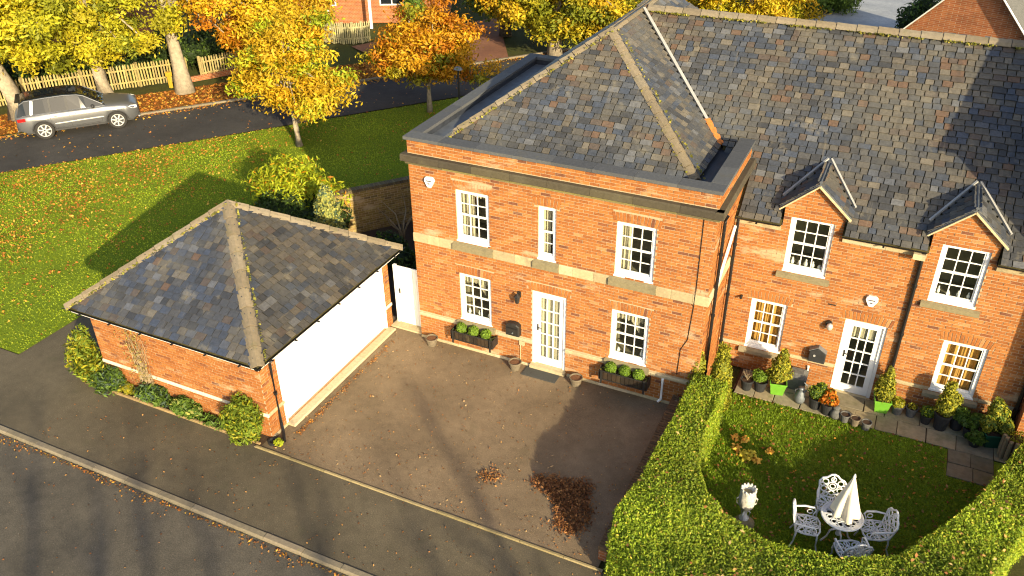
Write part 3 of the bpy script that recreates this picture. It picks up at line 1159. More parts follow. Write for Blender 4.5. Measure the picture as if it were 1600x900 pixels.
# roof
BX0, BX1, BY0, BZ, RX, RY0, RY1, RZ = .38, 6.50, 1.10, 5.20, 3.52, 3.75, 8.2, 7.44
mb = MB()
a, b2, c, d = Vector((BX0, BY0, BZ)), Vector((BX1, BY0, BZ)), Vector((RX, RY0, RZ)), Vector((RX, RY1, RZ))
e, f = Vector((BX0, 10.6, BZ)), Vector((BX1, 10.6, BZ))
dn = Vector((0, 0, -.03))
mb.poly([a + dn, b2 + dn, c + dn])
mb.poly([b2 + dn, f + dn, d + dn, c + dn])
mb.poly([e + dn, a + dn, c + dn, d + dn])
mb.poly([f + dn, e + dn, d + dn])
roof = mb.build('roof', 'mossy_underlay', house)
WT_MAIN = [6, 6, 7, 6, 4, 5, 4, 2.6, 4, 2.2, 2.6, 1.6]
def plane_axes(p0, p1, apex):
    """eave p0->p1 with the plane rising towards apex: returns u, v, n"""
    u = (p1 - p0).normalized()
    n = u.cross(apex - p0).normalized()
    v = n.cross(u).normalized()
    return u, v, n
u, v, n = plane_axes(a, b2, c)
vl = (c - a).dot(v)
ua = (c - a).dot(u)
UL = (b2 - a).length
def sp_front(t):
    k = t / vl
    return [(ua * k, UL - (UL - ua) * k)]
slate_plane(roof, a, u, v, n, sp_front, .150, vl - .05, (.16, .19, .22, .25, .28), WT_MAIN, nmax=300)
u, v, n = plane_axes(b2, f, c)
vl2 = (c - b2).dot(v)
uc, ud = (c - b2).dot(u), (d - b2).dot(u)
SLW = .81                                  # slope of the wing roof
def wing_z(y):
    return 4.14 + SLW * (y - 1.9)
def sp_right(t):
    k = t / vl2
    z = BZ + (RZ - BZ) * k
    y_val = 1.9 + (z - 4.14) / SLW - .10   # valley with the wing roof
    lo = uc * k
    hi = y_val - BY0
    out = [(lo, hi)] if hi - lo > .1 else []
    return out
slate_plane(roof, b2, u, v, n, sp_right, .150, vl2 - .05, (.17, .2, .22), [5, 1.5, 8, 9, 7, 1.0, 1.5, 1.2, 3, 3.5, 3, 1], nmax=180)
u, v, n = plane_axes(e, a, c)
vl3 = (c - e).dot(v)
ucl = (c - e).dot(u)
ULl = (a - e).length
slate_plane(roof, e, u, v, n, lambda t: [(ULl * .3, ULl - (ULl - ucl) * t / vl3)], .22, vl3 - .05, (.25, .3, .35), WT_MAIN, nmax=0)
# right slope behind the wing ridge
u, v, n = plane_axes(b2, f, c)
slate_plane(roof, b2, u, v, n, lambda t: [(10.1 - 1.9 - (BZ + (RZ - BZ) * t / vl2 - 4.14) / SLW + .6, 9.3 - (9.3 - ud) * t / vl2)] if t / vl2 > .55 else [], .2, vl2 - .05, (.22, .26), [5, 1.5, 8, 9, 7, 1.0, 1.5, 1.2, 3, 3.5, 3, 1], nmax=40)
ridge_line(house, a, c, 13, name='hip_tile')
ridge_line(house, b2, c, 12, name='hip_tile')
ridge_line(house, c, d, 10)
moss_strip(house, b2, c, (-.15, 0, .03), 240)
moss_strip(house, b2, c, (.15, .06, .02), 200)
moss_strip(house, a, c, (.14, -.12, .03), 260)
# valley
vb, vt = Vector((6.50, 1.9 + (BZ - 4.14) / SLW, BZ + .04)), Vector((RX + .10, 1.9 + (RZ - 4.14) / SLW - .1, RZ + .03))
vs_ = vb + (vt - vb) * .17
mb = MB()
mb.bar(vs_, vt, .08, .05)
mb.build('valley', 'lead_pale', house)
mb = MB()
mb.bar(vb, vs_, .16, .055)
mb.build('valley_end', 'rust', house, label='rust stained foot of the roof valley')
# windows and door
sash_window(house, A[0], A[1], 3.143, 4.459, 0, cloth='cream_cloth', style='left')
sash_window(house, B_[0], B_[1], 3.143, 4.459, 0, cloth='cream_cloth', style='edge')
sash_window(house, A[0], A[1], .909, 2.228, 0, cloth='cream_cloth', style='swag', extra_items=3)
sash_window(house, B_[0], B_[1], .909, 2.228, 0, cloth='cream_cloth', style='swag', extra_items=2)
sash_window(house, NW[0], NW[1], 3.134, 4.457, 0, cols=1, cloth='cream_cloth', style='leftnarrow')
glazed_door(house, D_[0], D_[1], .10, 2.222, 0)
# pipes and cables at the right-hand corner
downpipe(house, [(W_ + .12, .42, 4.85), (W_ + .08, .42, 4.7), (W_ + .08, .42, .1)], .036)
downpipe(house, [(W_ + .09, 1.92, 4.1), (W_ + .09, 1.92, .1)], .036)
mb = MB()
mb.bar((W_ + .07, .45, 3.05), (W_ + .07, 1.8, 3.95), .05)
mb.build('overflow_pipe', 'white_paint', house)
mb = MB()
mb.tube([(6.98, -.015, 5.0), (6.99, -.015, 3.2), (6.99, -.055, 3.05), (6.99, -.055, 2.85), (6.98, -.015, 2.8), (6.93, -.015, 1.9), (6.80, -.015, 1.6), (6.78, -.015, .9)], .009, 5)
mb.build('cable', 'black_plastic', house)
mb = MB()
mb.tube([(6.48, -.05, .70), (6.48, -.05, .12), (6.42, -.10, .05)], .032, 8)
mb.build('waste_pipe', 'white_paint', house)
mb = MB()
mb.tube([(2.86, -.02, .70), (2.86, -.02, .12)], .012, 6, BANDC[0])
mb.box((2.83, -.035, .58), (2.97, -.012, .70), BANDC[0])
mb.build('service_pipe', 'stone', house)

# ------------------------------------------------------------------ wing with two dormers
YW = 2.1
WX0, WX1 = W_, 13.8
wing = thing('terraced_house', 'lower brick wing with two gabled dormers and long slate roof', 'house', ((WX0 + WX1) / 2, 6, 0))
wo = [(8.445, 9.359, 2.952, 4.298), (11.483, 12.389, 2.952, 4.298), (7.881, 8.701, .697, 2.035), (12.02, 12.90, .697, 2.035), (9.986, 10.877, -.0, 2.032)]
ops = [(a - WX0, b2 - WX0, z0, z1) for a, b2, z0, z1 in wo]
arch = [(a - .10, b2 + .10, z1) for a, b2, z0, z1 in ops[2:]]
DORM = [(8.27, 9.55), (11.25, 12.53)]
DEZ, DPZ = 4.58, 5.15
def wing_spans(z):
    if z < 4.04:
        return [(0.0, WX1 - WX0)]
    out = []
    for a, b2 in DORM:
        if z < DEZ:
            out.append((a - WX0, b2 - WX0))
        elif z < DPZ - .04:
            k = (z - DEZ) / (DPZ - DEZ)
            h = (b2 - a) / 2
            out.append((a - WX0 + h * k, b2 - WX0 - h * k))
    return out
ex = []
for a, b2 in DORM:
    a, b2 = a - WX0, b2 - WX0
    wa, wb = [(o[0], o[1]) for o in ops[:2] if a < o[0] < b2][0]
    ex += [[(a, 4.05), (wa, 4.05), (wa, 4.298), (a, 4.298)], [(wb, 4.05), (b2, 4.05), (b2, 4.298), (wb, 4.298)], [(a, 4.298), (b2, 4.298), (b2, DEZ), (a, DEZ)], [(a, DEZ), (b2, DEZ), ((a + b2) / 2, DPZ)]]
brick_wall(wing, (WX0, YW, 0), (1, 0, 0), (0, -1, 0), WX1 - WX0, 4.05, [(a, b2, z0, min(z1, 4.298)) for a, b2, z0, z1 in ops], arch, skip=[(.68, .77)], spans=(wing_spans, DPZ), nmax=300, extra=ex)
stone_run(wing, 'plinth_stone', (WX0, YW, 0), (1, 0, 0), (0, -1, 0), WX1 - WX0, .66, .745, .035, BANDC, .8, cuts=[(a - .12, b2 + .12) for a, b2, z0, z1 in ops[2:4]] + [(ops[4][0] - .03, ops[4][1] + .03)])
ev = [(0, DORM[0][0] - WX0 - .01), (DORM[0][1] - WX0 + .01, DORM[1][0] - WX0 - .01), (DORM[1][1] - WX0 + .01, WX1 - WX0)]
for a, b2 in ev:
    stone_run(wing, 'eaves_stone', (WX0 + a, YW, 0), (1, 0, 0), (0, -1, 0), b2 - a, 3.93, 4.05, .07, BANDC, .7)
    mb = MB()
    mb.box((WX0 + a, YW - .02, 4.052), (WX0 + b2, YW + .3, 4.10))
    mb.build('soffit_board', 'black_plastic', wing)
    gutter(wing, [(WX0 + a + .03, YW - .17, 4.125), (WX0 + b2 - .06, YW - .17, 4.125)], .05, brackets=.8)
sash_window(wing, *wo[0], YW, cloth=None, sill=(.20, .17, .10), extra_items=5)
sash_window(wing, *wo[1], YW, cloth=None, sill=(.20, .17, .10), extra_items=4)
sash_window(wing, *wo[2], YW, cloth='gold_cloth', style='gold', sill=(.26, .22, .14))
sash_window(wing, *wo[3], YW, cloth='gold_cloth', style='gold', sill=(.26, .22, .14))
glazed_door(wing, 9.986, 10.877, .0, 2.032, YW, full=False)
# roof
WRY, WRZ = 6.0, wing_z(6.0)
mb = MB()
o3 = Vector((0, 0, -.04))
# front slope as cells so that the dormers stay open below
def wp(x, y):
    return (x, y, wing_z(y) - .04)
xs = [W_ + .02] + [c for d_ in DORM for c in d_] + [WX1]
for i in range(len(xs) - 1):
    y0 = 1.9 if i % 2 == 0 else 2.5
    if i % 2 == 1:
        yb = 1.9 + (DEZ - 4.14) / SLW
        mb.poly([wp(xs[i], yb), wp(xs[i + 1], yb), wp(xs[i + 1], 3.3), wp(xs[i], 3.3)])
    else:
        mb.poly([wp(xs[i], y0), wp(xs[i + 1], y0), wp(xs[i + 1], 3.3), wp(xs[i], 3.3)])
mb.poly([wp(6.55, 2.95), wp(W_ + .02, 2.95), wp(W_ + .02, 3.3), wp(6.55, 3.3)])
mb.poly([wp(6.55, 3.3), wp(WX1, 3.3), wp(WX1, WRY), wp(RX, WRY)])
mb.poly([(RX, WRY, WRZ - .04), (WX1, WRY, WRZ - .04), (WX1, 10.3, 4.0), (6.6, 10.3, 4.0)])
wroof = mb.build('roof', 'mossy_underlay', wing)
nrm = Vector((0, -SLW, 1)).normalized()
vv = Vector((0, 1, SLW)).normalized()
O = Vector((0, 1.9, 4.14))
VL = math.hypot(WRY - 1.9, WRZ - 4.14)
def sp_wing(t):
    y = 1.9 + t * vv.y
    z = 4.14 + t * vv.z
    if y < 2.93:
        lo = W_ + .08
    elif z < BZ:
        lo = 6.62
    else:
        lo = BX1 - (z - BZ) / (RZ - BZ) * (BX1 - RX) + .08
    out = [(lo, WX1 - .02)]
    cuts = []
    for a, b2 in DORM:
        if z < DEZ:
            cuts.append((a - .03, b2 + .03))
        elif z < DPZ + .02:
            k = (z - DEZ) / (DPZ + .02 - DEZ)
            h = (b2 - a) / 2 + .03
            cuts.append((a - .03 + h * k, b2 + .03 - h * k))
    return sub(out[0], cuts)
def wing_patch(p, wt):
    # buff and blue-grey slates near the ridge, plainer and darker towards the eaves
    t = (p.y - 1.9) / (WRY - 1.9)
    wt = list(wt)
    if t > .62:
        for i in (4, 9, 6, 11):
            wt[i] *= 2.0
        for i in (8,):
            wt[i] *= .5
    elif t < .4:
        for i in (4, 9, 6, 11, 5):
            wt[i] *= .4
        for i in (3, 8, 10):
            wt[i] *= 1.5
    if p.x > 10.5 and t > .3:
        wt[1] *= 1.7
    return wt
slate_plane(wroof, O, (1, 0, 0), vv, nrm, sp_wing, .152, VL - .03, (.16, .19, .22, .25, .28), [6, 5, 8, 8, 4, 4, 3, 1.5, 4, 2.0, 3.2, 1.2], nmax=300, patch=wing_patch)
ridge_line(wing, (RX + .18, WRY, WRZ + .01), (WX1, WRY, WRZ + .01), 22, w=.16, h=.10)
moss_strip(wing, (RX + .3, WRY, WRZ), (WX1, WRY, WRZ), (0, -.19, -.05), 900, .04)
# dormer roofs
for di, (a, b2) in enumerate(DORM):
    cx = (a + b2) / 2
    dr = MB()
    ov = .10
    yb_e = 1.9 + (DEZ - 4.14) / SLW
    yb_r = 1.9 + (DPZ + .03 - 4.14) / SLW
    P0 = Vector((a - ov, YW - .07, DEZ - .06))
    P1 = Vector((cx, YW - .07, DPZ + .03))
    P2 = Vector((b2 + ov, YW - .07, DEZ - .06))
    Q0, Q1, Q2 = Vector((a - ov, yb_e - .05, DEZ - .06)), Vector((cx, yb_r + .04, DPZ + .03)), Vector((b2 + ov, yb_e - .05, DEZ - .06))
    dr.poly([P0, P1, Q1, Q0])
    dr.poly([P1, P2, Q2, Q1])
    dz = Vector((0, 0, -.05))
    dr.poly([P0 + dz, P1 + dz, P1, P0])
    dr.poly([P1 + dz, P2 + dz, P2, P1])
    dr.poly([P0 + dz, Q0 + dz, Q1 + dz, P1 + dz])
    dr.poly([P1 + dz, Q1 + dz, Q2 + dz, P2 + dz])
    dr.poly([P0, Q0, Q0 + dz, P0 + dz])
    dr.poly([P2, P2 + dz, Q2 + dz, Q2])
    dro = dr.build('dormer_roof', 'lead', wing)
    for s_ in (-1, 1):
        e0 = P0 if s_ < 0 else P2
        q0 = Q0 if s_ < 0 else Q2
        # slates of the cheek slopes: eave runs along y
        if s_ < 0:
            pa, pb, ap = q0, e0, P1
        else:
            pa, pb, ap = e0, q0, Q1
        uu = (pb - pa).normalized()
        nn = uu.cross(Vector((cx, pa.y, DPZ + .03)) - pa).normalized()
        v3 = nn.cross(uu).normalized()
        LL = (Vector((cx, pa.y, DPZ + .03)) - pa).dot(v3)
        def spd(t, s_=s_, LL=LL):
            k = t / LL
            extra = (yb_r - yb_e) * k
            L0 = (yb_e - .05) - (YW - .07)
            return [(-extra, L0)] if s_ < 0 else [(0, L0 + extra)]
        slate_plane(dro, pa, uu, v3, nn, spd, .15, LL - .03, (.2, .24, .28), [5, 5, 7, 6, 3, 3, 2, 1.5, 4, 1.5, 2, 1], nmax=60)
    rl = MB()
    rl.tube([P1 + Vector((0, -.02, .035)), Q1 + Vector((0, 0, .035))], .032, 8)
    rl.build('ridge_roll', 'lead', dro)
    vb_ = MB()
    for e0 in (P0, P2):
        vb_.bar(e0 + Vector((0, -.012, -.06)), P1 + Vector((0, -.012, -.06)), .03, .085, up=(0, -1, 0))
    vb_.build('verge', 'paint_attr', wing).data
    for f_ in wing.children:
        pass
    # pale flashing along both valleys
    fl = MB()
    for q0, s_ in ((Q0, -1), (Q2, 1)):
        fl.bar(q0 + Vector((.02 * s_, .02, .085)), Q1 + Vector((.03 * s_, .03, .095)), .045, .05)
    fl.build('valley_flashing', 'lead_pale', wing)
    # cheeks
    for xx in (a, b2):
        ck = MB()
        ck.raw([(xx - .01, YW + .001, 4.05), (xx + .01, YW + .001, 4.05), (xx + .01, YW + .001, DEZ), (xx - .01, YW + .001, DEZ), (xx - .01, yb_e + .02, DEZ), (xx + .01, yb_e + .02, DEZ), (xx - .01, 1.98, 4.05), (xx + .01, 1.98, 4.05)],
               [(0, 3, 4, 6), (1, 7, 5, 2)])
        ck.build('dormer_cheek', 'lead', wing)
downpipe(wing, [(11.17, YW - .17, 4.07), (11.17, YW - .06, 3.85), (11.17, YW - .06, .1)], .04)
mb = MB()
mb.box((10.98, YW - .24, 3.93), (11.22, YW - .072, 4.06), BANDC[1])
mb.build('gutter_bracket_stone', 'stone', wing)
mb = MB()
mb.box((9.28, YW - .012, 2.28), (9.39, YW + .0, 2.39))
mb.build('air_brick', 'rust', wing)
mb = MB()
mb.box((9.55, YW - .012, 2.30), (9.72, YW + .0, 2.325))
mb.build('vent_slot', 'black_iron', wing)
mb = MB()
mb.tube([(7.64, YW - .01, 2.05), (7.64, YW - .12, 2.03)], .03, 8)
mb.build('flue', 'black_iron', wing)
mb = MB()
mb.tube([(9.42, YW - .03, .55), (9.42, YW - .03, .32), (9.36, YW - .1, .22), (9.34, YW - .14, .1)], .03, 8)
mb.build('waste_pipe', 'white_paint', wing)
for o in wing.children:
    if o.name.startswith('verge'):
        o.data.materials[0] = M['verge_stone']

# ------------------------------------------------------------------ neighbouring block at the right edge
nb = thing('end_house', 'taller brick house end at the right edge casting shadow over the wing roof', 'house', (16, 5, 0))
NX0, NY0 = 13.82, 1.62
mb = MB()
mb.poly([(NX0, 9, 0), (NX0, NY0, 0), (NX0, NY0, 6.9), (NX0, 9, 6.9)])
mb.poly([(NX0, 9, 6.9), (NX0, NY0, 6.9), (NX0, 5.3, 8.9)])
mb.poly([(19, NY0, 0), (19, 9, 0), (19, 9, 6.9), (19, NY0, 6.9)])
mb.poly([(19, 9, 0), (NX0, 9, 0), (NX0, 9, 6.9), (19, 9, 6.9)])
mb.build('side_wall', 'brick_far', nb)
nbo = [(1.1, 2.0, .9, 2.22), (3.1, 4.0, .9, 2.22), (1.1, 2.0, 3.4, 4.72), (3.1, 4.0, 3.4, 4.72)]
brick_wall(nb, (NX0, NY0, 0), (1, 0, 0), (0, -1, 0), 5.1, 6.9, nbo, [(a - .1, b2 + .1, z1) for a, b2, z0, z1 in nbo], nmax=60)
for a, b2, z0, z1 in nbo:
    sash_window(nb, NX0 + a, NX0 + b2, z0, z1, NY0, cloth='cream_cloth', style='left', sill=(.20, .17, .10))
mb = MB()
mb.raw([(NX0 - .12, NY0 - .2, 6.85), (19.1, NY0 - .2, 6.85), (19.1, 5.3, 8.95), (NX0 - .12, 5.3, 8.95), (NX0 - .12, 9.2, 6.85), (19.1, 9.2, 6.85)], [(0, 1, 2, 3), (3, 2, 5, 4)])
nroof = mb.build('roof', 'mossy_underlay', nb)
nv = Vector((0, 3.9, 2.1)).normalized()
slate_plane(nroof, (NX0 - .12, NY0 - .2, 6.86), (1, 0, 0), nv, Vector((0, -nv.z, nv.y)), lambda t: [(0, 5.3)], .17, 4.35, (.2, .24, .28), WT_MAIN, nmax=0)
ridge_line(nb, (NX0 - .12, 5.3, 8.96), (19.1, 5.3, 8.96), 12)
downpipe(nb, [(NX0 - .07, YW - .12, 4.0), (NX0 - .07, YW - .12, .1)], .045)
# ------------------------------------------------------------------ garage
gar = thing('garage', 'detached brick garage with pyramid slate roof and white roller door', 'garage', (-3.5, -2.35, 0))
GX0, GX1, GY0, GY1 = -5.97, -1.0, -4.85, .16
brick_wall(gar, (GX0, GY0, 0), (1, 0, 0), (0, -1, 0), GX1 - GX0, 2.28, skip=[(.62, .70)], nmax=300)
brick_wall(gar, (GX1, GY0, 0), (0, 1, 0), (1, 0, 0), GY1 - GY0, 2.28, [(.53, 4.72, .06, 2.12)], skip=[(.62, .70)], nmax=120, name='door_wall', reveal=.14)
mb = MB()
mb.poly([(GX0, GY1, 0), (GX0, GY0, 0), (GX0, GY0, 2.28), (GX0, GY1, 2.28)])
mb.poly([(GX1, GY1, 0), (GX0, GY1, 0), (GX0, GY1, 2.28), (GX1, GY1, 2.28)])
mb.build('rear_walls', 'brick_far', gar)
stone_run(gar, 'plinth_stone', (GX0, GY0, 0), (1, 0, 0), (0, -1, 0), GX1 - GX0 + .035, .62, .70, .04, [(.66, .58, .44), (.70, .62, .48), (.62, .54, .40)], .75)
stone_run(gar, 'plinth_stone', (GX1, GY0, 0), (0, 1, 0), (1, 0, 0), .53, .62, .70, .04, [(.36, .30, .18)], .6)
stone_run(gar, 'plinth_stone', (GX1, GY0 + 4.72, 0), (0, 1, 0), (1, 0, 0), .29, .62, .70, .04, [(.62, .54, .40)], .6)
stone_run(gar, 'footing_stone', (GX1, GY0, 0), (0, 1, 0), (1, 0, 0), .53, 0, .06, .04, STONEC, .6)
# door of horizontal slats, frame and sill
dm = MB()
dm.box((GX1 - .10, -4.32, .06), (GX1 - .06, -.13, 2.12))
gd = dm.build('garage_door', 'white_upvc', gar)
nsl = 26
for i in range(nsl):
    z0 = .065 + 2.05 * i / nsl
    sl = MB()
    h = 2.05 / nsl - .003
    sl.raw([(GX1 - .06, -4.30, z0), (GX1 - .06, -.15, z0), (GX1 - .052, -.15, z0 + .006), (GX1 - .052, -4.30, z0 + .006), (GX1 - .052, -.15, z0 + h - .006), (GX1 - .052, -4.30, z0 + h - .006), (GX1 - .06, -.15, z0 + h), (GX1 - .06, -4.30, z0 + h)],
           [(0, 1, 2, 3), (3, 2, 4, 5), (5, 4, 6, 7)])
    sl.build('door_slat', 'white_upvc', gd)
fr = MB()
fr.box((GX1 - .06, -4.345, .06), (GX1 + .012, -4.29, 2.12))
fr.box((GX1 - .06, -.16, .06), (GX1 + .012, -.105, 2.12))
fr.build('door_frame', 'white_upvc', gd)
stone_run(gar, 'door_sill_stone', (GX1 - .1, -4.34, 0), (0, 1, 0), (1, 0, 0), 4.3, .0, .055, .33, [(.40, .33, .21), (.44, .36, .24), (.36, .29, .19)], 1.45)
# roof
EX0, EX1, EY0, EY1, EZ = -6.27, -.70, -5.16, .47, 2.27
AP = Vector((-3.49, -2.35, 4.24))
c4 = [Vector((EX0, EY0, EZ)), Vector((EX1, EY0, EZ)), Vector((EX1, EY1, EZ)), Vector((EX0, EY1, EZ))]
mb = MB()
for i in range(4):
    mb.poly([c4[i] - Vector((0, 0, .03)), c4[(i + 1) % 4] - Vector((0, 0, .03)), AP - Vector((0, 0, .03))])
mb.poly([(EX0, EY0, EZ - .04), (EX0, EY1, EZ - .04), (EX1, EY1, EZ - .04), (EX1, EY0, EZ - .04)])
groof = mb.build('roof', 'mossy_underlay', gar)
WTG = [6, 8, 6, 4.5, 2.5, 7, 3.2, .35, 5, 1.0, 1.2, 1.2]
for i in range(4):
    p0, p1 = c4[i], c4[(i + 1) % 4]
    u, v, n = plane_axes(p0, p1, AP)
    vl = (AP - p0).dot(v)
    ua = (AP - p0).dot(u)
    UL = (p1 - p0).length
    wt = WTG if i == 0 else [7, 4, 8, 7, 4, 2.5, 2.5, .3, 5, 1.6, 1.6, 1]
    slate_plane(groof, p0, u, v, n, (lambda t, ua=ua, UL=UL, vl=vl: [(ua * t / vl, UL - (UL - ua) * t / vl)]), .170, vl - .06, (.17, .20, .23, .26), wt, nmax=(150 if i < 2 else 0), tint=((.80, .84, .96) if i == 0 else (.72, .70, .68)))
for i in range(4):
    ridge_line(gar, c4[i] + Vector((0, 0, .005)), AP, 9, name='hip_tile', w=.15, h=.085)
moss_strip(gar, c4[0], AP, (.16, -.06, .03), 260)
moss_strip(gar, c4[2], AP, (-.04, -.16, .03), 320)
moss_strip(gar, c4[1], AP, (.13, .13, .02), 200)
mb = MB()
mb.box((EX0 + .06, EY0 + .06, EZ - .16), (EX1 - .06, EY0 + .085, EZ - .02))
mb.box((EX1 - .085, EY0 + .086, EZ - .16), (EX1 - .06, EY1 - .06, EZ - .02))
mb.box((EX0 + .06, EY0 + .086, EZ - .16), (EX0 + .085, EY1 - .06, EZ - .02))
mb.box((EX0 + .08, EY0 + .08, EZ - .155), (EX1 - .08, EY1 - .08, EZ - .135))
mb.build('fascia', 'white_paint', gar)
gutter(gar, [(EX0, EY0 + .0, EZ - .005), (EX1, EY0 + .0, EZ - .005)], .06, brackets=.8)
gutter(gar, [(EX1, EY0, EZ - .007), (EX1, EY1, EZ - .007)], .06, brackets=.8)
downpipe(gar, [(EX1 - .0, -4.78, EZ - .07), (EX1 - .05, -4.72, EZ - .16), (GX1 + .05, -4.56, EZ - .35), (GX1 + .05, -4.56, .25), (GX1 + .16, -4.66, .12), (GX1 + .34, -4.86, .03)], .034)

# ------------------------------------------------------------------ gate, garden walls
gt = thing('side_gate', 'white boarded gate between the garage and the house corner', 'gate', (-.4, .33, 0))
for i in range(7):
    mb = MB()
    mb.box((-.83 + i * .118, .31, .05), (-.83 + i * .118 + .114, .335, 1.78))
    mb.build('board', 'white_paint', gt)
mb = MB()
mb.box((-.84, .336, .3), (-.01, .37, .42))
mb.box((-.84, .336, 1.4), (-.01, .37, 1.52))
mb.build('rail', 'white_paint', gt)
mb = MB()
mb.box((-.92, .28, .0), (-.845, .36, 1.8))
mb.build('gate_post', 'white_paint', gt)
mb = MB()
mb.box((-.80, .295, .95), (-.76, .309, 1.10))
mb.tube([(-.78, .27, 1.04), (-.78, .31, 1.04)], .014, 6)
mb.build('latch', 'black_iron', gt)
mb = MB()
mb.box((-.98, .05, .004), (.0, .40, .05), STONEC[1])
tag(mb.build('gate_step', 'stone'), 'buff stone step under the white side gate', 'step')

def free_wall(name, label, p, q, h, t, nmax, mossy=False):
    global BRICKC
    keep = BRICKC
    if mossy:
        BRICKC = [(.25, .17, .06), (.21, .14, .055), (.28, .19, .07), (.18, .13, .05), (.30, .22, .07), (.23, .16, .05), (.16, .12, .05), (.33, .26, .10), (.24, .17, .055), (.14, .10, .05)]
    p, q = Vector((p[0], p[1], 0)), Vector((q[0], q[1], 0))
    d = (q - p).normalized()
    n = Vector((d.y, -d.x, 0))
    L = (q - p).length
    w = thing(name, label, 'wall', (p + q) / 2)
    brick_wall(w, p + n * t / 2, d, n, L, h, nmax=nmax)
    mb = MB()
    a, b2 = p - n * t / 2, q - n * t / 2
    z = Vector((0, 0, h))
    mb.poly([b2, a, a + z, b2 + z])
    mb.poly([a, p + n * t / 2, p + n * t / 2 + z, a + z])
    mb.poly([q + n * t / 2, b2, b2 + z, q + n * t / 2 + z])
    mb.poly([a + z, p + n * t / 2 + z, q + n * t / 2 + z, b2 + z])
    mb.build('core', 'brick_far', w)
    m = int(L / .078)
    me = None
    pl = []
    for i in range(m):
        o_ = p + d * (L * i / m) + n * (t / 2 + .012) + z + Vector((0, 0, .002))
        pl.append((o_, d, -n, Vector((0, 0, 1)), .066, t + .024, .085 + RND.choice((0, .004, .008)), RND.randrange(len(BRICKC))))
    pieces('coping_brick', pl, [tuple(.22 * c + q_ for c, q_ in zip(b3, (.07, .06, .04))) for b3 in BRICKC], 'brick', w, 'coping_bricks', 300)
    BRICKC = keep
    return w
free_wall('garden_wall', 'mossy brick garden wall with soldier capping behind the garage', (-5.55, 3.40), (-1.1, 9.0), 1.42, .22, 300, mossy=True)
free_wall('garden_wall', 'low dark brick wall along the driveway at the foot of the hedge', (6.88, -5.0), (6.88, -.06), .26, .2, 250)

# ------------------------------------------------------------------ wall fixtures
def wall_box(name, label, cat, x, y, z, w, h, d, mat, shape):
    t = thing(name, label, cat, (x, y, z))
    mb = MB()
    if shape == 'arched':
        prof = [(-w / 2, 0), (w / 2, 0), (w / 2, h * .8), (w * .3, h * .95), (0, h), (-w * .3, h * .95), (-w / 2, h * .8)]
    elif shape == 'gabled':
        prof = [(-w / 2, 0), (w / 2, 0), (w / 2, h * .72), (0, h), (-w / 2, h * .72)]
    else:
        prof = [(-w * .18, 0), (w * .18, 0), (w * .5, h * .62), (w * .46, h * .86), (w * .3, h), (-w * .3, h), (-w * .46, h * .86), (-w * .5, h * .62)]
    k = len(prof)
    vs = [(a, -.0, b2) for a, b2 in prof] + [(a, -d * .8, b2) for a, b2 in prof] + [(a * .9, -d, h * .5 + (b2 - h * .5) * .9) for a, b2 in prof]
    fs = [((j + 1) % k + r * k, j + r * k, j + (r + 1) * k, (j + 1) % k + (r + 1) * k) for r in (0, 1) for j in range(k)] + [tuple(range(2 * k, 3 * k))]
    mb.raw(vs, [tuple(reversed(f)) if len(f) == 4 else f for f in fs])
    mb.build('body', mat, t, local=True)
    return t
t = wall_box('post_box', 'black arched post box left of the white curtained door', 'post box', 2.70, -.012, .88, .36, .36, .16, 'black_iron', 'arched')
mb = MB(); mb.box((-.14, -.168, .22), (.14, -.158, .245)); mb.build('flap', 'black_plastic', t, local=True)
mb = MB(); mb.tube([(.02, -.155, .1), (.02, -.18, .1)], .02, 8); mb.build('lock', 'zinc', t, local=True)
t = wall_box('post_box', 'grey gabled post box left of the dark glazed door', 'post box', 9.56, YW - .012, .76, .38, .42, .15, 'pot_black', 'gabled')
mb = MB(); mb.tube([(-.06, -.145, .2), (-.06, -.165, .2)], .028, 8); mb.build('lock', 'alloy', t, local=True)
mb = MB(); mb.bar((-.195, -.075, .303), (0, -.075, .425), .15, .012, up=(1, 0, 1.5)); mb.bar((.195, -.075, .303), (0, -.075, .425), .15, .012, up=(-1, 0, 1.5)); mb.build('lid', 'zinc', t, local=True)
for x, y, z, lb in ((.56, -.01, 4.40, 'white shield-shaped alarm box high beside the top left window'), (10.42, YW - .01, 2.50, 'white shield-shaped alarm box on the wall above the dark glazed door')):
    t = wall_box('alarm_box', lb, 'alarm', x, y, z, .26, .26, .07, 'white_paint', 'shield')
    mb = MB()
    mb.box((-.07, -.0745, .155), (.07, -.0705, .185))
    mb.box((-.03, -.0745, .085), (.03, -.0705, .12))
    mb.build('print', 'grey_print', t, local=True)
# lantern by the main door
t = thing('wall_lantern', 'black coach lantern on the wall left of the curtained door', 'lamp', (2.84, -.01, 1.98))
mb = MB(); mb.box((-.04, -.02, -.02), (.04, 0, .14)); mb.tube([(0, -.02, .1), (0, -.09, .16), (0, -.14, .14)], .012, 6); mb.build('bracket', 'black_iron', t, local=True)
mb = MB(); mb.lathe([(.035, -.12), (.055, -.1), (.075, .06), (.085, .065), (.02, .12), (.008, .15)], 6, (0, -.14, 0)); mb.build('cage', 'black_iron', t, local=True)
mb = MB(); mb.lathe([(.045, -.09), (.064, .05)], 6, (0, -.146, 0)); mb.build('lantern_glass', 'car_glass', t, local=True)
t = thing('wall_lamp', 'small round bulkhead lamp on the wing wall left of the door', 'lamp', (9.66, YW - .01, 1.80))
mb = MB(); mb.tube([(0, 0, .03), (0, -.06, .03)], .075, 12); mb.build('base', 'black_iron', t, local=True)
mb = MB(); mb.lathe([(.02, -.09), (.06, -.06), (.075, 0), (.06, .06), (.02, .09)], 10, (.03, -.10, -.01)); mb.build('globe', 'alloy', t, local=True, smooth=True)
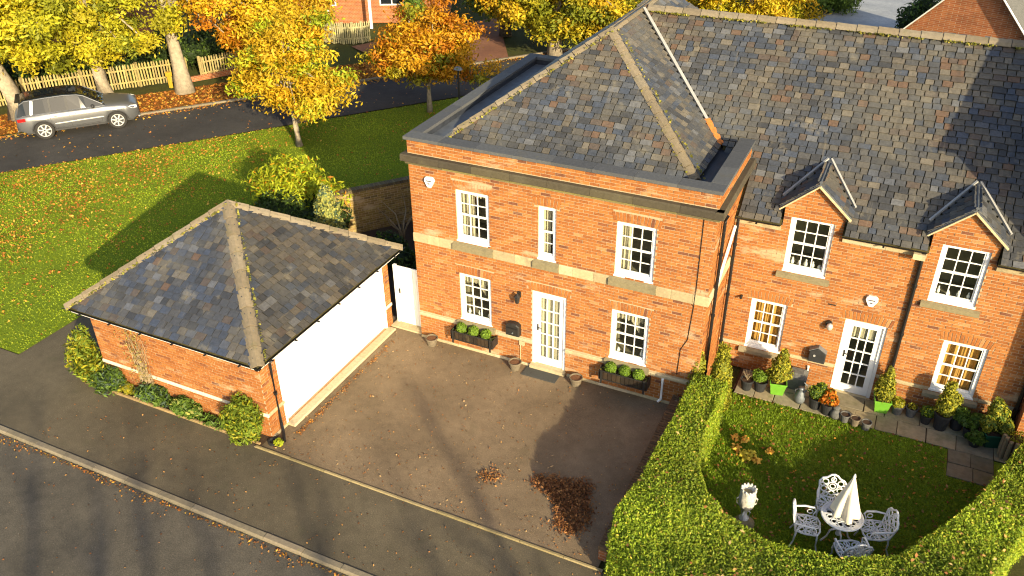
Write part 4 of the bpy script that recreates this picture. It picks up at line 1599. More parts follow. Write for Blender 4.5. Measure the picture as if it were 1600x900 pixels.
# mat
mb = MB()
mb.box((3.05, -.42, .006), (3.95, -.06, .022))
mb.box((3.07, -.40, .0222), (3.93, -.08, .026))
tag(mb.build('door_mat', 'mat_grey'), 'grey rectangular doormat before the curtained door', 'doormat')

# ------------------------------------------------------------------ foliage helpers
GREENS = {
    'hedge': [(.25, .335, .022), (.305, .385, .026), (.185, .27, .018), (.385, .405, .04), (.13, .20, .016), (.45, .36, .045)],
    'conifer_gold': [(.26, .25, .018), (.32, .29, .02), (.19, .20, .018), (.14, .16, .016)],
    'conifer_green': [(.17, .24, .025), (.22, .29, .028), (.13, .185, .022)],
    'box': [(.16, .26, .025), (.21, .33, .03), (.12, .20, .022)],
    'dark': [(.035, .06, .016), (.05, .08, .02), (.028, .048, .014)],
    'mid': [(.09, .155, .022), (.125, .20, .026), (.07, .12, .02)],
    'lime': [(.40, .46, .022), (.48, .50, .028), (.31, .38, .022)],
    'pale': [(.42, .40, .10), (.36, .36, .09), (.28, .31, .09)],
    'blue': [(.07, .11, .07), (.09, .14, .085), (.05, .085, .055)],
    'orange': [(.52, .17, .012), (.58, .23, .02), (.45, .12, .01)],
    'gold': [(.58, .41, .02), (.64, .47, .026), (.52, .34, .017), (.60, .36, .016)],
    'amber': [(.58, .29, .014), (.62, .35, .018), (.54, .235, .012), (.48, .18, .011)],
    'yellow': [(.58, .46, .022), (.64, .52, .03), (.50, .43, .02), (.40, .38, .02)],
    'olive': [(.26, .27, .02), (.32, .30, .02), (.20, .22, .018), (.40, .34, .02)],
}

def blob_mesh(mb, c, r, col, seed=0, n=10, amp=.12):
    """uneven closed blob"""
    i0 = len(mb.v)
    for i in range(n + 1):
        th = math.pi * i / n
        for j in range(2 * n):
            ph = math.pi * j / n
            k = 1 + amp * (math.sin(3 * ph + seed + 2 * th) + math.sin(5 * th + 2 * ph + seed * 1.7)) * .6
            mb.v.append((c[0] + r[0] * k * math.sin(th) * math.cos(ph), c[1] + r[1] * k * math.sin(th) * math.sin(ph), c[2] + r[2] * k * math.cos(th)))
    m = 2 * n
    for i in range(n):
        for j in range(m):
            mb.f.append((i0 + i * m + j, i0 + (i + 1) * m + j, i0 + (i + 1) * m + (j + 1) % m, i0 + i * m + (j + 1) % m))
            mb.c.append(col)

def shell_points(c, r, n, lo=.75, hi=1.05, bottom=-1.0, lump=.14):
    d = unit(rng.normal(size=(int(n * 1.6), 3)))
    d = d[d[:, 2] > bottom][:n]
    ph = rng.uniform(0, 6, 3)
    k = 1 + lump * (np.sin(4 * d[:, 0] + ph[0]) + np.sin(5 * d[:, 1] + ph[1]) + np.sin(5 * d[:, 2] + ph[2])) * .7
    t = (rng.uniform(lo, hi, len(d)) * k)[:, None]
    return np.array(c) + d * np.array(r) * t, d

def shrub(name, label, loc, blobs, palette, n, size, cat='shrub', group=None, upb=.5, weights=None, mat='leaf', accent=None, stem=True, width=.5, core=True, lo=.75, hi=1.08):
    """blobs: list of (dx, dy, z, rx, ry, rz)"""
    t = thing(name, label, cat, (loc[0], loc[1], 0), group=group)
    P, Dn = [], []
    vol = [b2[3] * b2[4] + b2[4] * b2[5] + b2[3] * b2[5] for b2 in blobs]
    for b2, v_ in zip(blobs, vol):
        p, d = shell_points((loc[0] + b2[0], loc[1] + b2[1], b2[2]), b2[3:6], int(n * v_ / sum(vol)), lo, hi)
        P.append(p); Dn.append(d)
    P, Dn = np.concatenate(P), np.concatenate(Dn)
    ok = P[:, 2] > .02
    P, Dn = P[ok], Dn[ok]
    cols = pal(len(P), GREENS[palette], weights)
    if accent:
        a = rng.random(len(P)) < accent[1]
        cols[a] = pal(a.sum(), GREENS[accent[0]])
    np_mesh('foliage', leaf_quads(P, size, upb, Dn * .9, width), 4, cols, mat, t, kind='stuff')
    if core:
        mb = MB()
        for i, b2 in enumerate(blobs):
            blob_mesh(mb, (loc[0] + b2[0], loc[1] + b2[1], b2[2]), [x * .74 for x in b2[3:6]], GREENS[palette][-1], i * 1.3)
        mb.build('inner_foliage', mat, t, smooth=True)
    if stem:
        mb = MB()
        for b2 in blobs[:3]:
            mb.tube([(loc[0] + b2[0] * .2, loc[1] + b2[1] * .2, 0), (loc[0] + b2[0] * .7, loc[1] + b2[1] * .7, b2[2] * .6), (loc[0] + b2[0], loc[1] + b2[1], b2[2])], [.025, .018, .008], 5)
        mb.build('stem', 'bark_dark', t)
    return t

# ------------------------------------------------------------------ hedge round the front garden
HP_OUT = [(7.20, -.10), (7.18, -2.0), (7.12, -3.6), (6.96, -4.7), (7.10, -5.42), (7.9, -5.9), (9.2, -6.2), (10.6, -6.0), (11.8, -5.4), (12.7, -4.4), (13.35, -3.2), (13.8, -1.9), (14.25, -.7), (14.85, .55)]
HP_IN = [(13.9, .75), (13.6, .05), (13.3, -.70), (13.0, -1.5), (12.6, -2.35), (11.75, -3.62), (10.8, -4.18), (9.65, -4.28), (8.9, -4.0), (8.38, -3.6), (8.04, -2.9), (7.93, -2.0), (7.93, -1.0), (7.93, -.10)]
HPOLY = HP_OUT + HP_IN
HH = 1.14
def poly_contains(px, py, poly):
    inside = np.zeros(len(px), bool)
    j = len(poly) - 1
    for i in range(len(poly)):
        xi, yi = poly[i]
        xj, yj = poly[j]
        c = ((yi > py) != (yj > py)) & (px < (xj - xi) * (py - yi) / (yj - yi + 1e-12) + xi)
        inside ^= c
        j = i
    return inside
hedge = thing('hedge', 'clipped yellow-green hedge curving around the front garden', 'hedge', (9.5, -5, 0))
bm = bmesh.new()
cxm, cym = 0, 0
def inset_poly(poly, d):
    out = []
    m = len(poly)
    for i in range(m):
        a, b2, c = Vector(poly[i - 1]), Vector(poly[i]), Vector(poly[(i + 1) % m])
        d1, d2 = (b2 - a).normalized(), (c - b2).normalized()
        n1, n2 = Vector((-d1.y, d1.x)), Vector((-d2.y, d2.x))
        n_ = (n1 + n2).normalized()
        out.append(tuple(b2 + n_ * d / max(.4, n_.dot(n1))))
    return out
HC = inset_poly(HPOLY, .07)
vs = [bm.verts.new((x - 9.5, y + 5, 0)) for x, y in HC]
f = bm.faces.new(vs)
r_ = bmesh.ops.extrude_face_region(bm, geom=[f])
for g_ in r_['geom']:
    if isinstance(g_, bmesh.types.BMVert):
        g_.co.z = HH - .09
bmesh.ops.triangulate(bm, faces=bm.faces[:])
bmesh.ops.recalc_face_normals(bm, faces=bm.faces[:])
me = bpy.data.meshes.new('inner_foliage')
bm.to_mesh(me)
bm.free()
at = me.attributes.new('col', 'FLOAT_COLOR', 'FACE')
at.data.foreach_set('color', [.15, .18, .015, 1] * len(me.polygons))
me.materials.append(M['leaf'])
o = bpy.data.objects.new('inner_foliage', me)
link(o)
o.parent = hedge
def lumpz(x, y):
    return .035 * np.sin(x * 2.3 + y) + .03 * np.sin(y * 3.1 - x * 1.3) + .02 * np.sin(x * 7 + y * 5)
# top
px, py = rng.uniform(6.9, 14.8, 290000), rng.uniform(-6.4, .6, 290000)
k = poly_contains(px, py, HPOLY)
px, py = px[k], py[k]
top = np.stack([px, py, HH + lumpz(px, py) + rng.normal(size=len(px)) * .03 - .03], 1)
# sides
segs = [(HPOLY[i], HPOLY[(i + 1) % len(HPOLY)]) for i in range(len(HPOLY))]
SP, SN = [], []
for a, b2 in segs:
    a, b2 = np.array(a), np.array(b2)
    L = np.linalg.norm(b2 - a)
    m = int(L * HH * 2600)
    t = rng.random(m)[:, None]
    z = rng.uniform(.04, HH, m)
    d = (b2 - a) / L
    nn = np.array([d[1], -d[0]])
    bul = (.03 * np.sin(z * 5 + t[:, 0] * L * 3) + rng.normal(size=m) * .03 - .02 - .05 * np.clip((z - HH + .15) / .15, 0, 1))[:, None]
    xy = a + (b2 - a) * t + nn * bul
    SP.append(np.column_stack([xy, z]))
    SN.append(np.tile(np.append(nn, .3), (m, 1)))
P = np.concatenate([top] + SP)
Nn = np.concatenate([np.tile([.5, -.4, 1.0], (len(top), 1))] + SN)
P = P[:]
# colour drifts in patches
drift = np.sin(P[:, 0] * 1.7 + P[:, 1] * .9) + np.sin(P[:, 1] * 2.1 - P[:, 0])
c = pal(len(P), GREENS['hedge'], [5, 4, 4, 1.6, 2.2, .5], .22)
c *= (1 + .13 * drift)[:, None]
np_mesh('foliage', leaf_quads(P, .054, .5, Nn * 1.1, .42), 4, np.clip(c, 0, 1), 'leaf', hedge, kind='stuff')
# fallen leaves caught on top of the hedge
k = rng.choice(len(top), 900)
lp = top[k] + np.array([0, 0, .05])
lp = lp[(np.sin(lp[:, 0] * 2 + 1) + np.sin(lp[:, 1] * 3) + rng.normal(size=len(lp)) * .8) > .4]
np_mesh('fallen_leaves', leaf_quads(lp, .075, 2.5, None, .6), 4, pal(len(lp), [(.40, .20, .07), (.48, .27, .08), (.30, .12, .04), (.5, .36, .14)]), 'litter', hedge, kind='stuff')
# two upright golden conifers at the house end of the hedge
shrub('conifer', 'golden upright conifer at the hedge end against the downpipe', (7.72, .22), [(0, 0, .55, .26, .26, .55), (0, 0, 1.15, .22, .22, .5), (0, .02, 1.55, .13, .13, .33)], 'conifer_gold', 4200, .075, cat='conifer', mat='needle')
shrub('conifer', 'small golden conifer tip between the house corner and the hedge', (7.22, .10), [(0, 0, .6, .2, .2, .6), (0, 0, 1.25, .13, .13, .42)], 'conifer_gold', 2400, .07, cat='conifer', mat='needle')

# ------------------------------------------------------------------ patio of flagstones
pt = MB()
pt.box((7.9, 1.0, -.03), (13.8, 2.09, .012))
pt.box((12.6, .1, -.03), (13.5, .999, .013))
pt = struct(pt.build('patio', 'soil'))
FL = [(.27, .22, .13), (.24, .20, .125), (.30, .245, .15), (.21, .18, .12), (.255, .225, .15)]
def flag(x0, y0, x1, y1, col=None):
    mb = MB()
    j = lambda: RND.uniform(-.008, .008)
    z = .034 + RND.uniform(-.004, .004)
    g = .008
    b4 = [(x0 + g + j(), y0 + g + j()), (x1 - g + j(), y0 + g + j()), (x1 - g + j(), y1 - g + j()), (x0 + g + j(), y1 - g + j())]
    vs = [(x, y, .0) for x, y in b4] + [(x, y, z - .006) for x, y in b4]
    cx, cy = sum(x for x, y in b4) / 4, sum(y for x, y in b4) / 4
    vs += [(cx + (x - cx) * .97, cy + (y - cy) * .97, z) for x, y in b4]
    fs = [(8, 9, 10, 11)] + [(r * 4 + i, r * 4 + (i + 1) % 4, (r + 1) * 4 + (i + 1) % 4, (r + 1) * 4 + i) for r in (0, 1) for i in range(4)]
    mb.raw(vs, fs, col or RND.choice(FL))
    mb.build('flagstone', 'flag', pt)
x = 7.95
while x < 13.6:
    w = RND.choice((.45, .6, .6, .75))
    flag(x, 1.02, x + w, 1.55)
    x += w
x = 7.95
while x < 13.6:
    w = RND.choice((.45, .6, .75))
    flag(x, 1.55, x + w, 2.06)
    x += w
for (a, b2, c, d) in ((12.6, .56, 13.05, 1.02), (13.05, .56, 13.5, 1.02), (12.6, .1, 13.1, .56), (13.1, .1, 13.5, .56)):
    flag(a, b2, c, d, RND.choice([(.15, .135, .085), (.13, .12, .08), (.17, .15, .10)]))  # mossy tones, darkened further: the shade at this end is put into the colour

# ------------------------------------------------------------------ pots
def round_pot(parent, r, h, mat, soil='soil', z=0.0):
    mb = MB()
    mb.lathe([(r * .72, 0), (r * .97, h * .86), (r * 1.06, h * .87), (r * 1.06, h), (r * .93, h), (r * .88, h * .84), (.001, h * .84)], 18, (0, 0, z))
    mb.build('pot', mat, parent, local=True)
    mb = MB()
    mb.lathe([(r * .9, h * .80), (r * .85, h * .87), (r * .4, h * .885), (.001, h * .88)], 16, (0, 0, z))
    mb.build('soil', soil, parent, local=True)

def square_pot(parent, r, h, mat):
    mb = MB()
    s2 = r * 1.414
    mb.lathe([(s2 * .72, 0), (s2 * .96, h * .9), (s2 * 1.03, h * .91), (s2 * 1.03, h), (s2 * .93, h), (s2 * .88, h * .86), (.001, h * .86)], 4, (0, 0, 0), sq=True)
    mb.build('pot', mat, parent, local=True)
    mb = MB()
    mb.lathe([(s2 * .88, h * .82), (s2 * .87, h * .88), (.001, h * .9)], 4, (0, 0, 0), sq=True)
    mb.build('soil', 'soil', parent, local=True)

def pot_plant(parent, blobs, palette, n, size, mat='leaf', accent=None, upb=.5, core=True, width=.5):
    P, Dn = [], []
    vol = [b2[3] * b2[4] + b2[4] * b2[5] + b2[3] * b2[5] for b2 in blobs]
    for b2, v_ in zip(blobs, vol):
        p, d = shell_points(b2[:3], b2[3:6], int(n * v_ / sum(vol)))
        P.append(p); Dn.append(d)
    P, Dn = np.concatenate(P), np.concatenate(Dn)
    cols = pal(len(P), GREENS[palette])
    if accent:
        a = rng.random(len(P)) < accent[1]
        cols[a] = pal(a.sum(), GREENS[accent[0]])
    np_mesh('foliage', leaf_quads(P, size, upb, Dn * .9, width), 4, cols, mat, parent, local=True, kind='stuff')
    if core:
        mb = MB()
        for i, b2 in enumerate(blobs):
            blob_mesh(mb, b2[:3], [x * .72 for x in b2[3:6]], GREENS[palette][-1], i)
        mb.build('inner_foliage', mat, parent, local=True, smooth=True)

PZ = .036
def conif(h, w, z0):
    return [(0, 0, z0 + h * .28, w, w, h * .30), (0, 0, z0 + h * .55, w * .78, w * .78, h * .28), (.02, 0, z0 + h * .82, w * .42, w * .42, h * .22)]
# driveway pots
for x, y, lb in ((.44, -.24, 'stone flowerpot of bare soil by the white side gate'), (2.83, -.28, 'stone flowerpot of bare soil below the black post box'), (4.43, -.24, 'stone flowerpot of bare soil right of the doormat')):
    t = thing('flower_pot', lb, 'pot', (x, y, .006), group='stone pots on the driveway')
    round_pot(t, .155, .23, 'pot_stone', 'soil_red')
# row in front of the wing
t = thing('potted_plant', 'black pot with a bare twiggy plant nearest the hedge end', 'potted plant', (8.18, 1.28, PZ)); round_pot(t, .15, .28, 'pot_black')
mb = MB()
for i in range(9):
    a = i * .7
    mb.tube([(0, 0, .24), (.05 * math.cos(a), .05 * math.sin(a), .36), (.13 * math.cos(a), .13 * math.sin(a), .44 + .03 * (i % 3))], [.006, .005, .003], 4)
mb.build('twigs', 'twig', t, local=True)
t = thing('potted_plant', 'black pot with a small round green plant beside the green planter', 'potted plant', (8.48, 1.36, PZ)); round_pot(t, .16, .28, 'pot_black'); pot_plant(t, [(-.04, 0, .40, .16, .16, .14)], 'box', 700, .055)
t = thing('potted_conifer', 'bright green square planter with a broad conifer left of the wing door', 'potted plant', (8.86, 1.46, PZ), .2); square_pot(t, .19, .34, 'pot_green'); pot_plant(t, conif(.88, .27, .32) + [(-.2, .02, .48, .12, .12, .16)], 'conifer_gold', 2600, .07, 'needle', accent=('orange', .02))
t = thing('goose_jug', 'grey zinc jug with a tall curved spout by the green planter', 'jug', (9.41, 1.30, PZ)); mb = MB(); mb.lathe([(.10, 0), (.125, .08), (.12, .18), (.07, .30), (.055, .36), (.08, .40)], 14); mb.build('body', 'zinc', t, local=True, smooth=True)
mb = MB(); mb.tube([(.06, 0, .28), (.12, 0, .38), (.10, 0, .50), (.03, .02, .55)], [.02, .018, .015, .012], 6); mb.build('spout', 'zinc', t, local=True)
mb = MB(); mb.tube([(-.05, 0, .36), (-.13, 0, .32), (-.12, 0, .16)], .01, 6); mb.build('handle', 'zinc', t, local=True)
t = thing('storage_box', 'dark rounded storage box against the wall under the grey post box', 'box', (9.22, 1.86, PZ)); mb = MB(); mb.raw([(-.22, -.16, 0), (.22, -.16, 0), (.22, .16, 0), (-.22, .16, 0), (-.24, -.18, .34), (.24, -.18, .34), (.24, .18, .38), (-.24, .18, .38), (-.14, -.08, .43), (.14, -.08, .43), (.14, .12, .45), (-.14, .12, .45)], [(3, 2, 1, 0), (0, 1, 5, 4), (1, 2, 6, 5), (2, 3, 7, 6), (3, 0, 4, 7), (4, 5, 9, 8), (5, 6, 10, 9), (6, 7, 11, 10), (7, 4, 8, 11), (8, 9, 10, 11)]); mb.build('body', 'pot_grey', t, local=True)
t = thing('potted_plant', 'black pot with bushy green plant left of the orange flowers', 'potted plant', (9.76, 1.24, PZ)); round_pot(t, .16, .30, 'pot_black'); pot_plant(t, [(0, 0, .42, .18, .18, .14), (.06, .1, .5, .14, .14, .12)], 'mid', 900, .065, accent=('lime', .25))
t = thing('potted_plant', 'black pot with bright orange flowers beside the wing door', 'potted plant', (10.03, 1.14, PZ)); round_pot(t, .15, .29, 'pot_black'); pot_plant(t, [(.02, 0, .40, .18, .17, .10), (.0, .13, .47, .12, .12, .1)], 'orange', 650, .085, accent=('mid', .18), width=.7)
t = thing('milk_jug', 'grey stoneware jug with lid at the patio edge before the door', 'jug', (10.23, 1.06, PZ)); mb = MB(); mb.lathe([(.09, 0), (.115, .06), (.11, .16), (.065, .22), (.06, .25), (.085, .27), (.085, .29), (.03, .31), (.001, .315)], 14); mb.build('body', 'pot_grey', t, local=True, smooth=True); mb = MB(); mb.tube([(-.08, 0, .22), (-.15, 0, .2), (-.14, 0, .1), (-.1, 0, .07)], .012, 6); mb.build('handle', 'pot_grey', t, local=True)
for x, y, lb, g_ in ((10.45, 1.02, 'grey stone pot beside the lidded jug, leftmost of three', 'pot_grey'), (10.67, .98, 'middle of the three empty grey stone pots at the lawn edge', 'pot_stone'), (10.91, .94, 'rightmost of the three empty grey stone pots at the lawn edge', 'pot_grey')):
    t = thing('empty_pot', lb, 'pot', (x, y, PZ)); round_pot(t, .11, .20, g_)
t = thing('potted_conifer', 'bright green square planter with an upright conifer right of the wing door', 'potted plant', (11.14, 1.78, PZ), .15); square_pot(t, .18, .34, 'pot_green'); pot_plant(t, conif(.85, .22, .32), 'conifer_gold', 2200, .065, 'needle')
t = thing('potted_plant', 'small grey pot with trailing green plant right of the second green planter', 'potted plant', (11.49, 1.80, PZ)); round_pot(t, .13, .24, 'pot_grey'); pot_plant(t, [(-.03, 0, .31, .15, .14, .1)], 'olive', 450, .06)
t = thing('potted_plant', 'grey pot of bare soil with a few sprigs below the second golden window', 'potted plant', (11.78, 1.84, PZ)); round_pot(t, .13, .24, 'pot_grey'); pot_plant(t, [(0, 0, .27, .1, .1, .05)], 'olive', 120, .05, core=False)
t = thing('potted_plant', 'dark pot with upright green shoots left of the tall black pot', 'potted plant', (12.10, 1.72, PZ)); round_pot(t, .13, .23, 'pot_black'); pot_plant(t, [(0, 0, .31, .13, .13, .11)], 'mid', 350, .07, accent=('lime', .2))
t = thing('potted_conifer', 'tall black pot with a yellow conifer under the second golden window', 'potted plant', (12.40, 1.66, PZ)); round_pot(t, .18, .42, 'pot_black'); pot_plant(t, [(0, .0, .62, .20, .20, .22), (.04, .02, .86, .2, .19, .2), (-.02, 0, 1.06, .12, .12, .2)], 'conifer_gold', 2000, .075, 'needle')
t = thing('potted_plant', 'black pot with broad dark leaves right of the tall black pot', 'potted plant', (12.72, 1.80, PZ)); round_pot(t, .16, .30, 'pot_black'); pot_plant(t, [(0, 0, .42, .2, .18, .12)], 'mid', 420, .12, width=.7)
t = thing('potted_plant', 'small black pot with dark round leaves before the downpipe', 'potted plant', (12.98, 1.62, PZ)); round_pot(t, .15, .26, 'pot_black'); pot_plant(t, [(-.05, 0, .36, .17, .16, .1), (.1, .1, .45, .14, .14, .1)], 'mid', 420, .11, width=.7)
t = thing('potted_plant', 'low pot of broad leaves in front of the dark green planter', 'potted plant', (13.10, 1.36, PZ)); round_pot(t, .14, .16, 'pot_black'); pot_plant(t, [(0, 0, .22, .2, .17, .09)], 'mid', 380, .11, width=.7)
t = thing('potted_conifer', 'dark green square planter with clustered conifers at the right end of the patio', 'potted plant', (13.40, 1.55, PZ), .3); square_pot(t, .2, .36, 'pot_dkgreen'); pot_plant(t, [(-.14, 0, .55, .15, .15, .24), (.08, .08, .68, .16, .16, .3), (-.04, .1, .88, .15, .15, .26), (.2, -.06, .5, .15, .15, .2)], 'conifer_gold', 2400, .075, 'needle', accent=('mid', .35))
t = thing('potted_plant', 'terracotta pot with yellowing leaves behind the dark green planter', 'potted plant', (13.58, 1.86, PZ)); round_pot(t, .14, .3, 'soil_red'); pot_plant(t, [(0, 0, .42, .15, .14, .12)], 'gold', 160, .09, core=False)
# log planter at the corner of the end house
t = thing('log_planter', 'weathered upright log edging with ivy at the right end of the patio', 'planter', (13.86, 1.28, 0))
for i in range(9):
    a = i / 8 * math.pi * 1.1 + math.pi * .9
    mb = MB()
    h = .55 + RND.uniform(-.06, .06)
    mb.lathe([(.045, 0), (.05, h * .5), (.042, h), (.001, h + .01)], 7, (.28 * math.cos(a), .22 * math.sin(a), 0), (.22, .17, .10))
    mb.build('log', 'timber', t, local=True)
mb = MB(); mb.lathe([(.24, 0), (.24, .48), (.001, .5)], 12); mb.build('soil', 'soil', t, local=True)
pot_plant(t, [(0, 0, .58, .2, .2, .12)], 'olive', 260, .06, core=False)

# ------------------------------------------------------------------ window boxes with clipped box balls
for x, lb in ((1.64, 'dark slatted window box with three box balls below the left window'), (5.60, 'dark slatted window box with three box balls below the right window')):
    t = thing('window_box', lb, 'window box', (x, -.012, .42))
    W2 = .58
    for i in range(11):
        mb = MB()
        xa = -W2 + i * (2 * W2) / 11
        mb.box((xa + .006, -.285, .02), (xa + 2 * W2 / 11 - .006, -.268, .24), RND.choice([(.03, .021, .014), (.042, .028, .017), (.024, .018, .013)]))
        mb.build('slat', 'timber', t, local=True)
    mb = MB()
    mb.box((-W2, -.268, .0), (W2, -.01, .02)); mb.box((-W2 - .012, -.29, .0), (-W2, 0, .25)); mb.box((W2, -.29, .0), (W2 + .012, 0, .25))
    mb.box((-W2, -.296, .23), (W2, -.286, .262)); mb.box((-W2, -.296, .0), (W2, -.286, .03))
    for xx in (-W2 + .06, W2 - .06):
        mb.box((xx - .02, -.32, -.09), (xx + .02, -.298, .28))
        mb.bar((xx, -.31, -.02), (xx, 0, -.08), .02)
    mb.build('frame', 'black_iron', t, local=True)
    mb = MB(); mb.box((-W2 + .005, -.266, .03), (W2 - .005, -.012, .19)); mb.build('soil', 'soil', t, local=True)
    for i in range(3):
        xx = -.34 + i * .34
        p, d = shell_points((xx, -.15, .31), (.135, .135, .13), 650, .9, 1.03, lump=.04)
        fo = np_mesh('box_ball', leaf_quads(p, .045, .3, d * 1.5, .6), 4, pal(len(p), GREENS['box']), 'leaf', t, local=True)
        mb = MB(); blob_mesh(mb, (xx, -.15, .31), (.118, .118, .114), GREENS['box'][2], i, amp=.03); mb.build('inner_foliage', 'leaf', t, local=True, smooth=True)
    p = np.column_stack([rng.uniform(-W2, W2, 160), rng.uniform(-.26, -.03, 160), rng.uniform(.19, .25, 160)])
    np_mesh('bedding_plants', leaf_quads(p, .05, .8), 4, pal(160, [(.08, .11, .03), (.05, .08, .03), (.35, .28, .05), (.16, .13, .05)]), 'leaf', t, local=True, kind='stuff')
# ------------------------------------------------------------------ cast garden furniture
def ring(mb, c, r, ax, ay, tr, n=12, m=5):
    c, ax, ay = Vector(c), Vector(ax), Vector(ay)
    mb.tube([c + ax * (r * math.cos(2 * math.pi * k / n)) + ay * (r * math.sin(2 * math.pi * k / n)) for k in range(n)], tr, m, closed=True)

def cast_chair(label, loc, rz):
    """faces local +y"""
    t = thing('garden_chair', label, 'chair', loc, rz, group='white cast metal garden chairs')
    X, Y, Z = Vector((1, 0, 0)), Vector((0, 1, 0)), Vector((0, 0, 1))
    mb = MB()
    out = [(-.22, -.19), (.22, -.19), (.25, .0), (.23, .2), (.12, .25), (-.12, .25), (-.23, .2), (-.25, 0)]
    mb.tube([(x, y, .42) for x, y in out], .02, 6, closed=True)
    for (x, y, r) in ((0, .03, .085), (0, .03, .045), (-.14, -.09, .06), (.14, -.09, .06), (-.14, .13, .06), (.14, .13, .06), (0, -.13, .05), (0, .18, .05), (-.19, .02, .045), (.19, .02, .045)):
        ring(mb, (x, y, .42), r, X, Y, .013)
    for a, b2 in (((-.22, -.19), (.23, .2)), ((.22, -.19), (-.23, .2)), ((0, -.19), (0, .25)), ((-.25, .0), (.25, .0))):
        mb.bar((a[0], a[1], .418), (b2[0], b2[1], .418), .022, .014)
    mb.build('seat', 'cast_white', t, local=True)
    mb = MB()
    tilt = Vector((0, -.22, 1)).normalized()
    o = Vector((0, -.19, .42))
    outl = [(-.21, .0), (-.23, .16), (-.25, .32), (-.20, .40), (-.12, .43), (-.06, .49), (0, .51), (.06, .49), (.12, .43), (.20, .40), (.25, .32), (.23, .16), (.21, .0)]
    P = lambda x, z: o + X * x + tilt * z
    mb.tube([P(x, z) for x, z in outl], .02, 6)
    for x, z, r in ((0, .25, .09), (0, .25, .05), (-.14, .33, .055), (.14, .33, .055), (-.15, .17, .055), (.15, .17, .055), (0, .40, .045), (0, .10, .05), (-.11, .06, .045), (.11, .06, .045), (-.19, .26, .035), (.19, .26, .035)):
        ring(mb, P(x, z), r, X, tilt, .013)
    for a, b2 in (((-.21, .0), (.0, .16)), ((.21, 0), (0, .16)), ((-.25, .32), (-.09, .25)), ((.25, .32), (.09, .25)), ((0, .34), (0, .51))):
        mb.bar(P(*a), P(*b2), .02, .016)
    mb.build('backrest', 'cast_white', t, local=True)
    for s_ in (-1, 1):
        mb = MB()
        mb.tube([P(.235 * s_, .2), (.27 * s_, -.05, .635), (.27 * s_, .12, .63), (.26 * s_, .16, .58), (.24 * s_, .12, .50), (.235 * s_, .12, .42)], [.016, .02, .02, .016, .014, .014], 6)
        ring(mb, (.25 * s_, .05, .54), .05, Y, Z, .011)
        mb.build('armrest', 'cast_white', t, local=True)
        for y, dy in ((.2, .05), (-.17, -.07)):
            mb = MB()
            mb.tube([(.21 * s_, y, .42), (.235 * s_, y + dy * .2, .30), (.215 * s_, y + dy * .3, .15), (.24 * s_, y + dy, .01)], [.022, .018, .014, .018], 6)
            mb.build('leg', 'cast_white', t, local=True)
    return t

TX, TY = 10.76, -2.68
cast_chair('white cast metal garden chair left of the table, seen side on', (10.18, -2.92, .012), rad(-82))
cast_chair('white cast metal garden chair behind the table facing the viewer', (10.52, -2.18, .012), rad(-172))
cast_chair('white cast metal garden chair right of the table by the parasol', (11.38, -2.52, .012), rad(112))
cast_chair('white cast metal garden chair in front of the table half hidden by hedge', (11.02, -3.24, .012), rad(28))
t = thing('garden_table', 'round white cast metal garden table among the four chairs', 'table', (TX, TY, .012))
mb = MB()
X, Y = (1, 0, 0), (0, 1, 0)
ring(mb, (0, 0, .68), .37, X, Y, .02, 28, 6)
mb.lathe([(.36, .672), (.365, .684), (.30, .686), (.298, .672)], 28)
for k in range(12):
    a = k * math.pi / 6
    ring(mb, (.235 * math.cos(a), .235 * math.sin(a), .68), .055, X, Y, .012)
    mb.bar((.06 * math.cos(a), .06 * math.sin(a), .68), (.34 * math.cos(a + .2), .34 * math.sin(a + .2), .68), .03, .012)
ring(mb, (0, 0, .68), .15, X, Y, .016, 20)
mb.lathe([(.03, .67), (.13, .674), (.13, .686), (.03, .688)], 18)
mb.build('tabletop', 'cast_white', t, local=True)
mb = MB()
mb.lathe([(.05, .2), (.035, .3), (.055, .4), (.03, .5), (.06, .66)], 10)
mb.build('stem', 'cast_white', t, local=True)
for k in range(4):
    a = k * math.pi / 2 + .4
    mb = MB()
    c, s_ = math.cos(a), math.sin(a)
    mb.tube([(.03 * c, .03 * s_, .34), (.16 * c, .16 * s_, .30), (.20 * c, .20 * s_, .14), (.29 * c, .29 * s_, .01)], [.02, .018, .016, .02], 6)
    mb.build('leg', 'cast_white', t, local=True)
t = thing('parasol', 'closed cream parasol standing through the garden table', 'parasol', (TX + .03, TY + .01, .012))
mb = MB()
mb.tube([(0, 0, .7), (0, 0, 1.68)], .019, 8)
mb.build('pole', 'cast_white', t, local=True)
mb = MB()
n = 24
prof = [(1.66, .015), (1.60, .035), (1.35, .11), (1.10, .17), (.90, .215), (.78, .24), (.755, .225)]
i0 = 0
for z, r in prof:
    for k in range(n):
        a = 2 * math.pi * k / n
        fold = 1 + (.30 * math.cos(a * 6 + z * 1.2) + .1 * math.sin(a * 4)) * min(1, (1.66 - z) * 1.6)
        mb.v.append((r * fold * math.cos(a), r * fold * math.sin(a), z + .02 * math.cos(a * 6)))
for i in range(len(prof) - 1):
    for k in range(n):
        mb.f.append((i * n + k, (i + 1) * n + k, (i + 1) * n + (k + 1) % n, i * n + (k + 1) % n))
        mb.c.append(None)
mb.build('canopy', 'canvas', t, local=True, smooth=True)
mb = MB()
mb.lathe([(.03, 1.665), (.022, 1.70), (.012, 1.74)], 8)
mb.build('finial', 'cast_white', t, local=True)

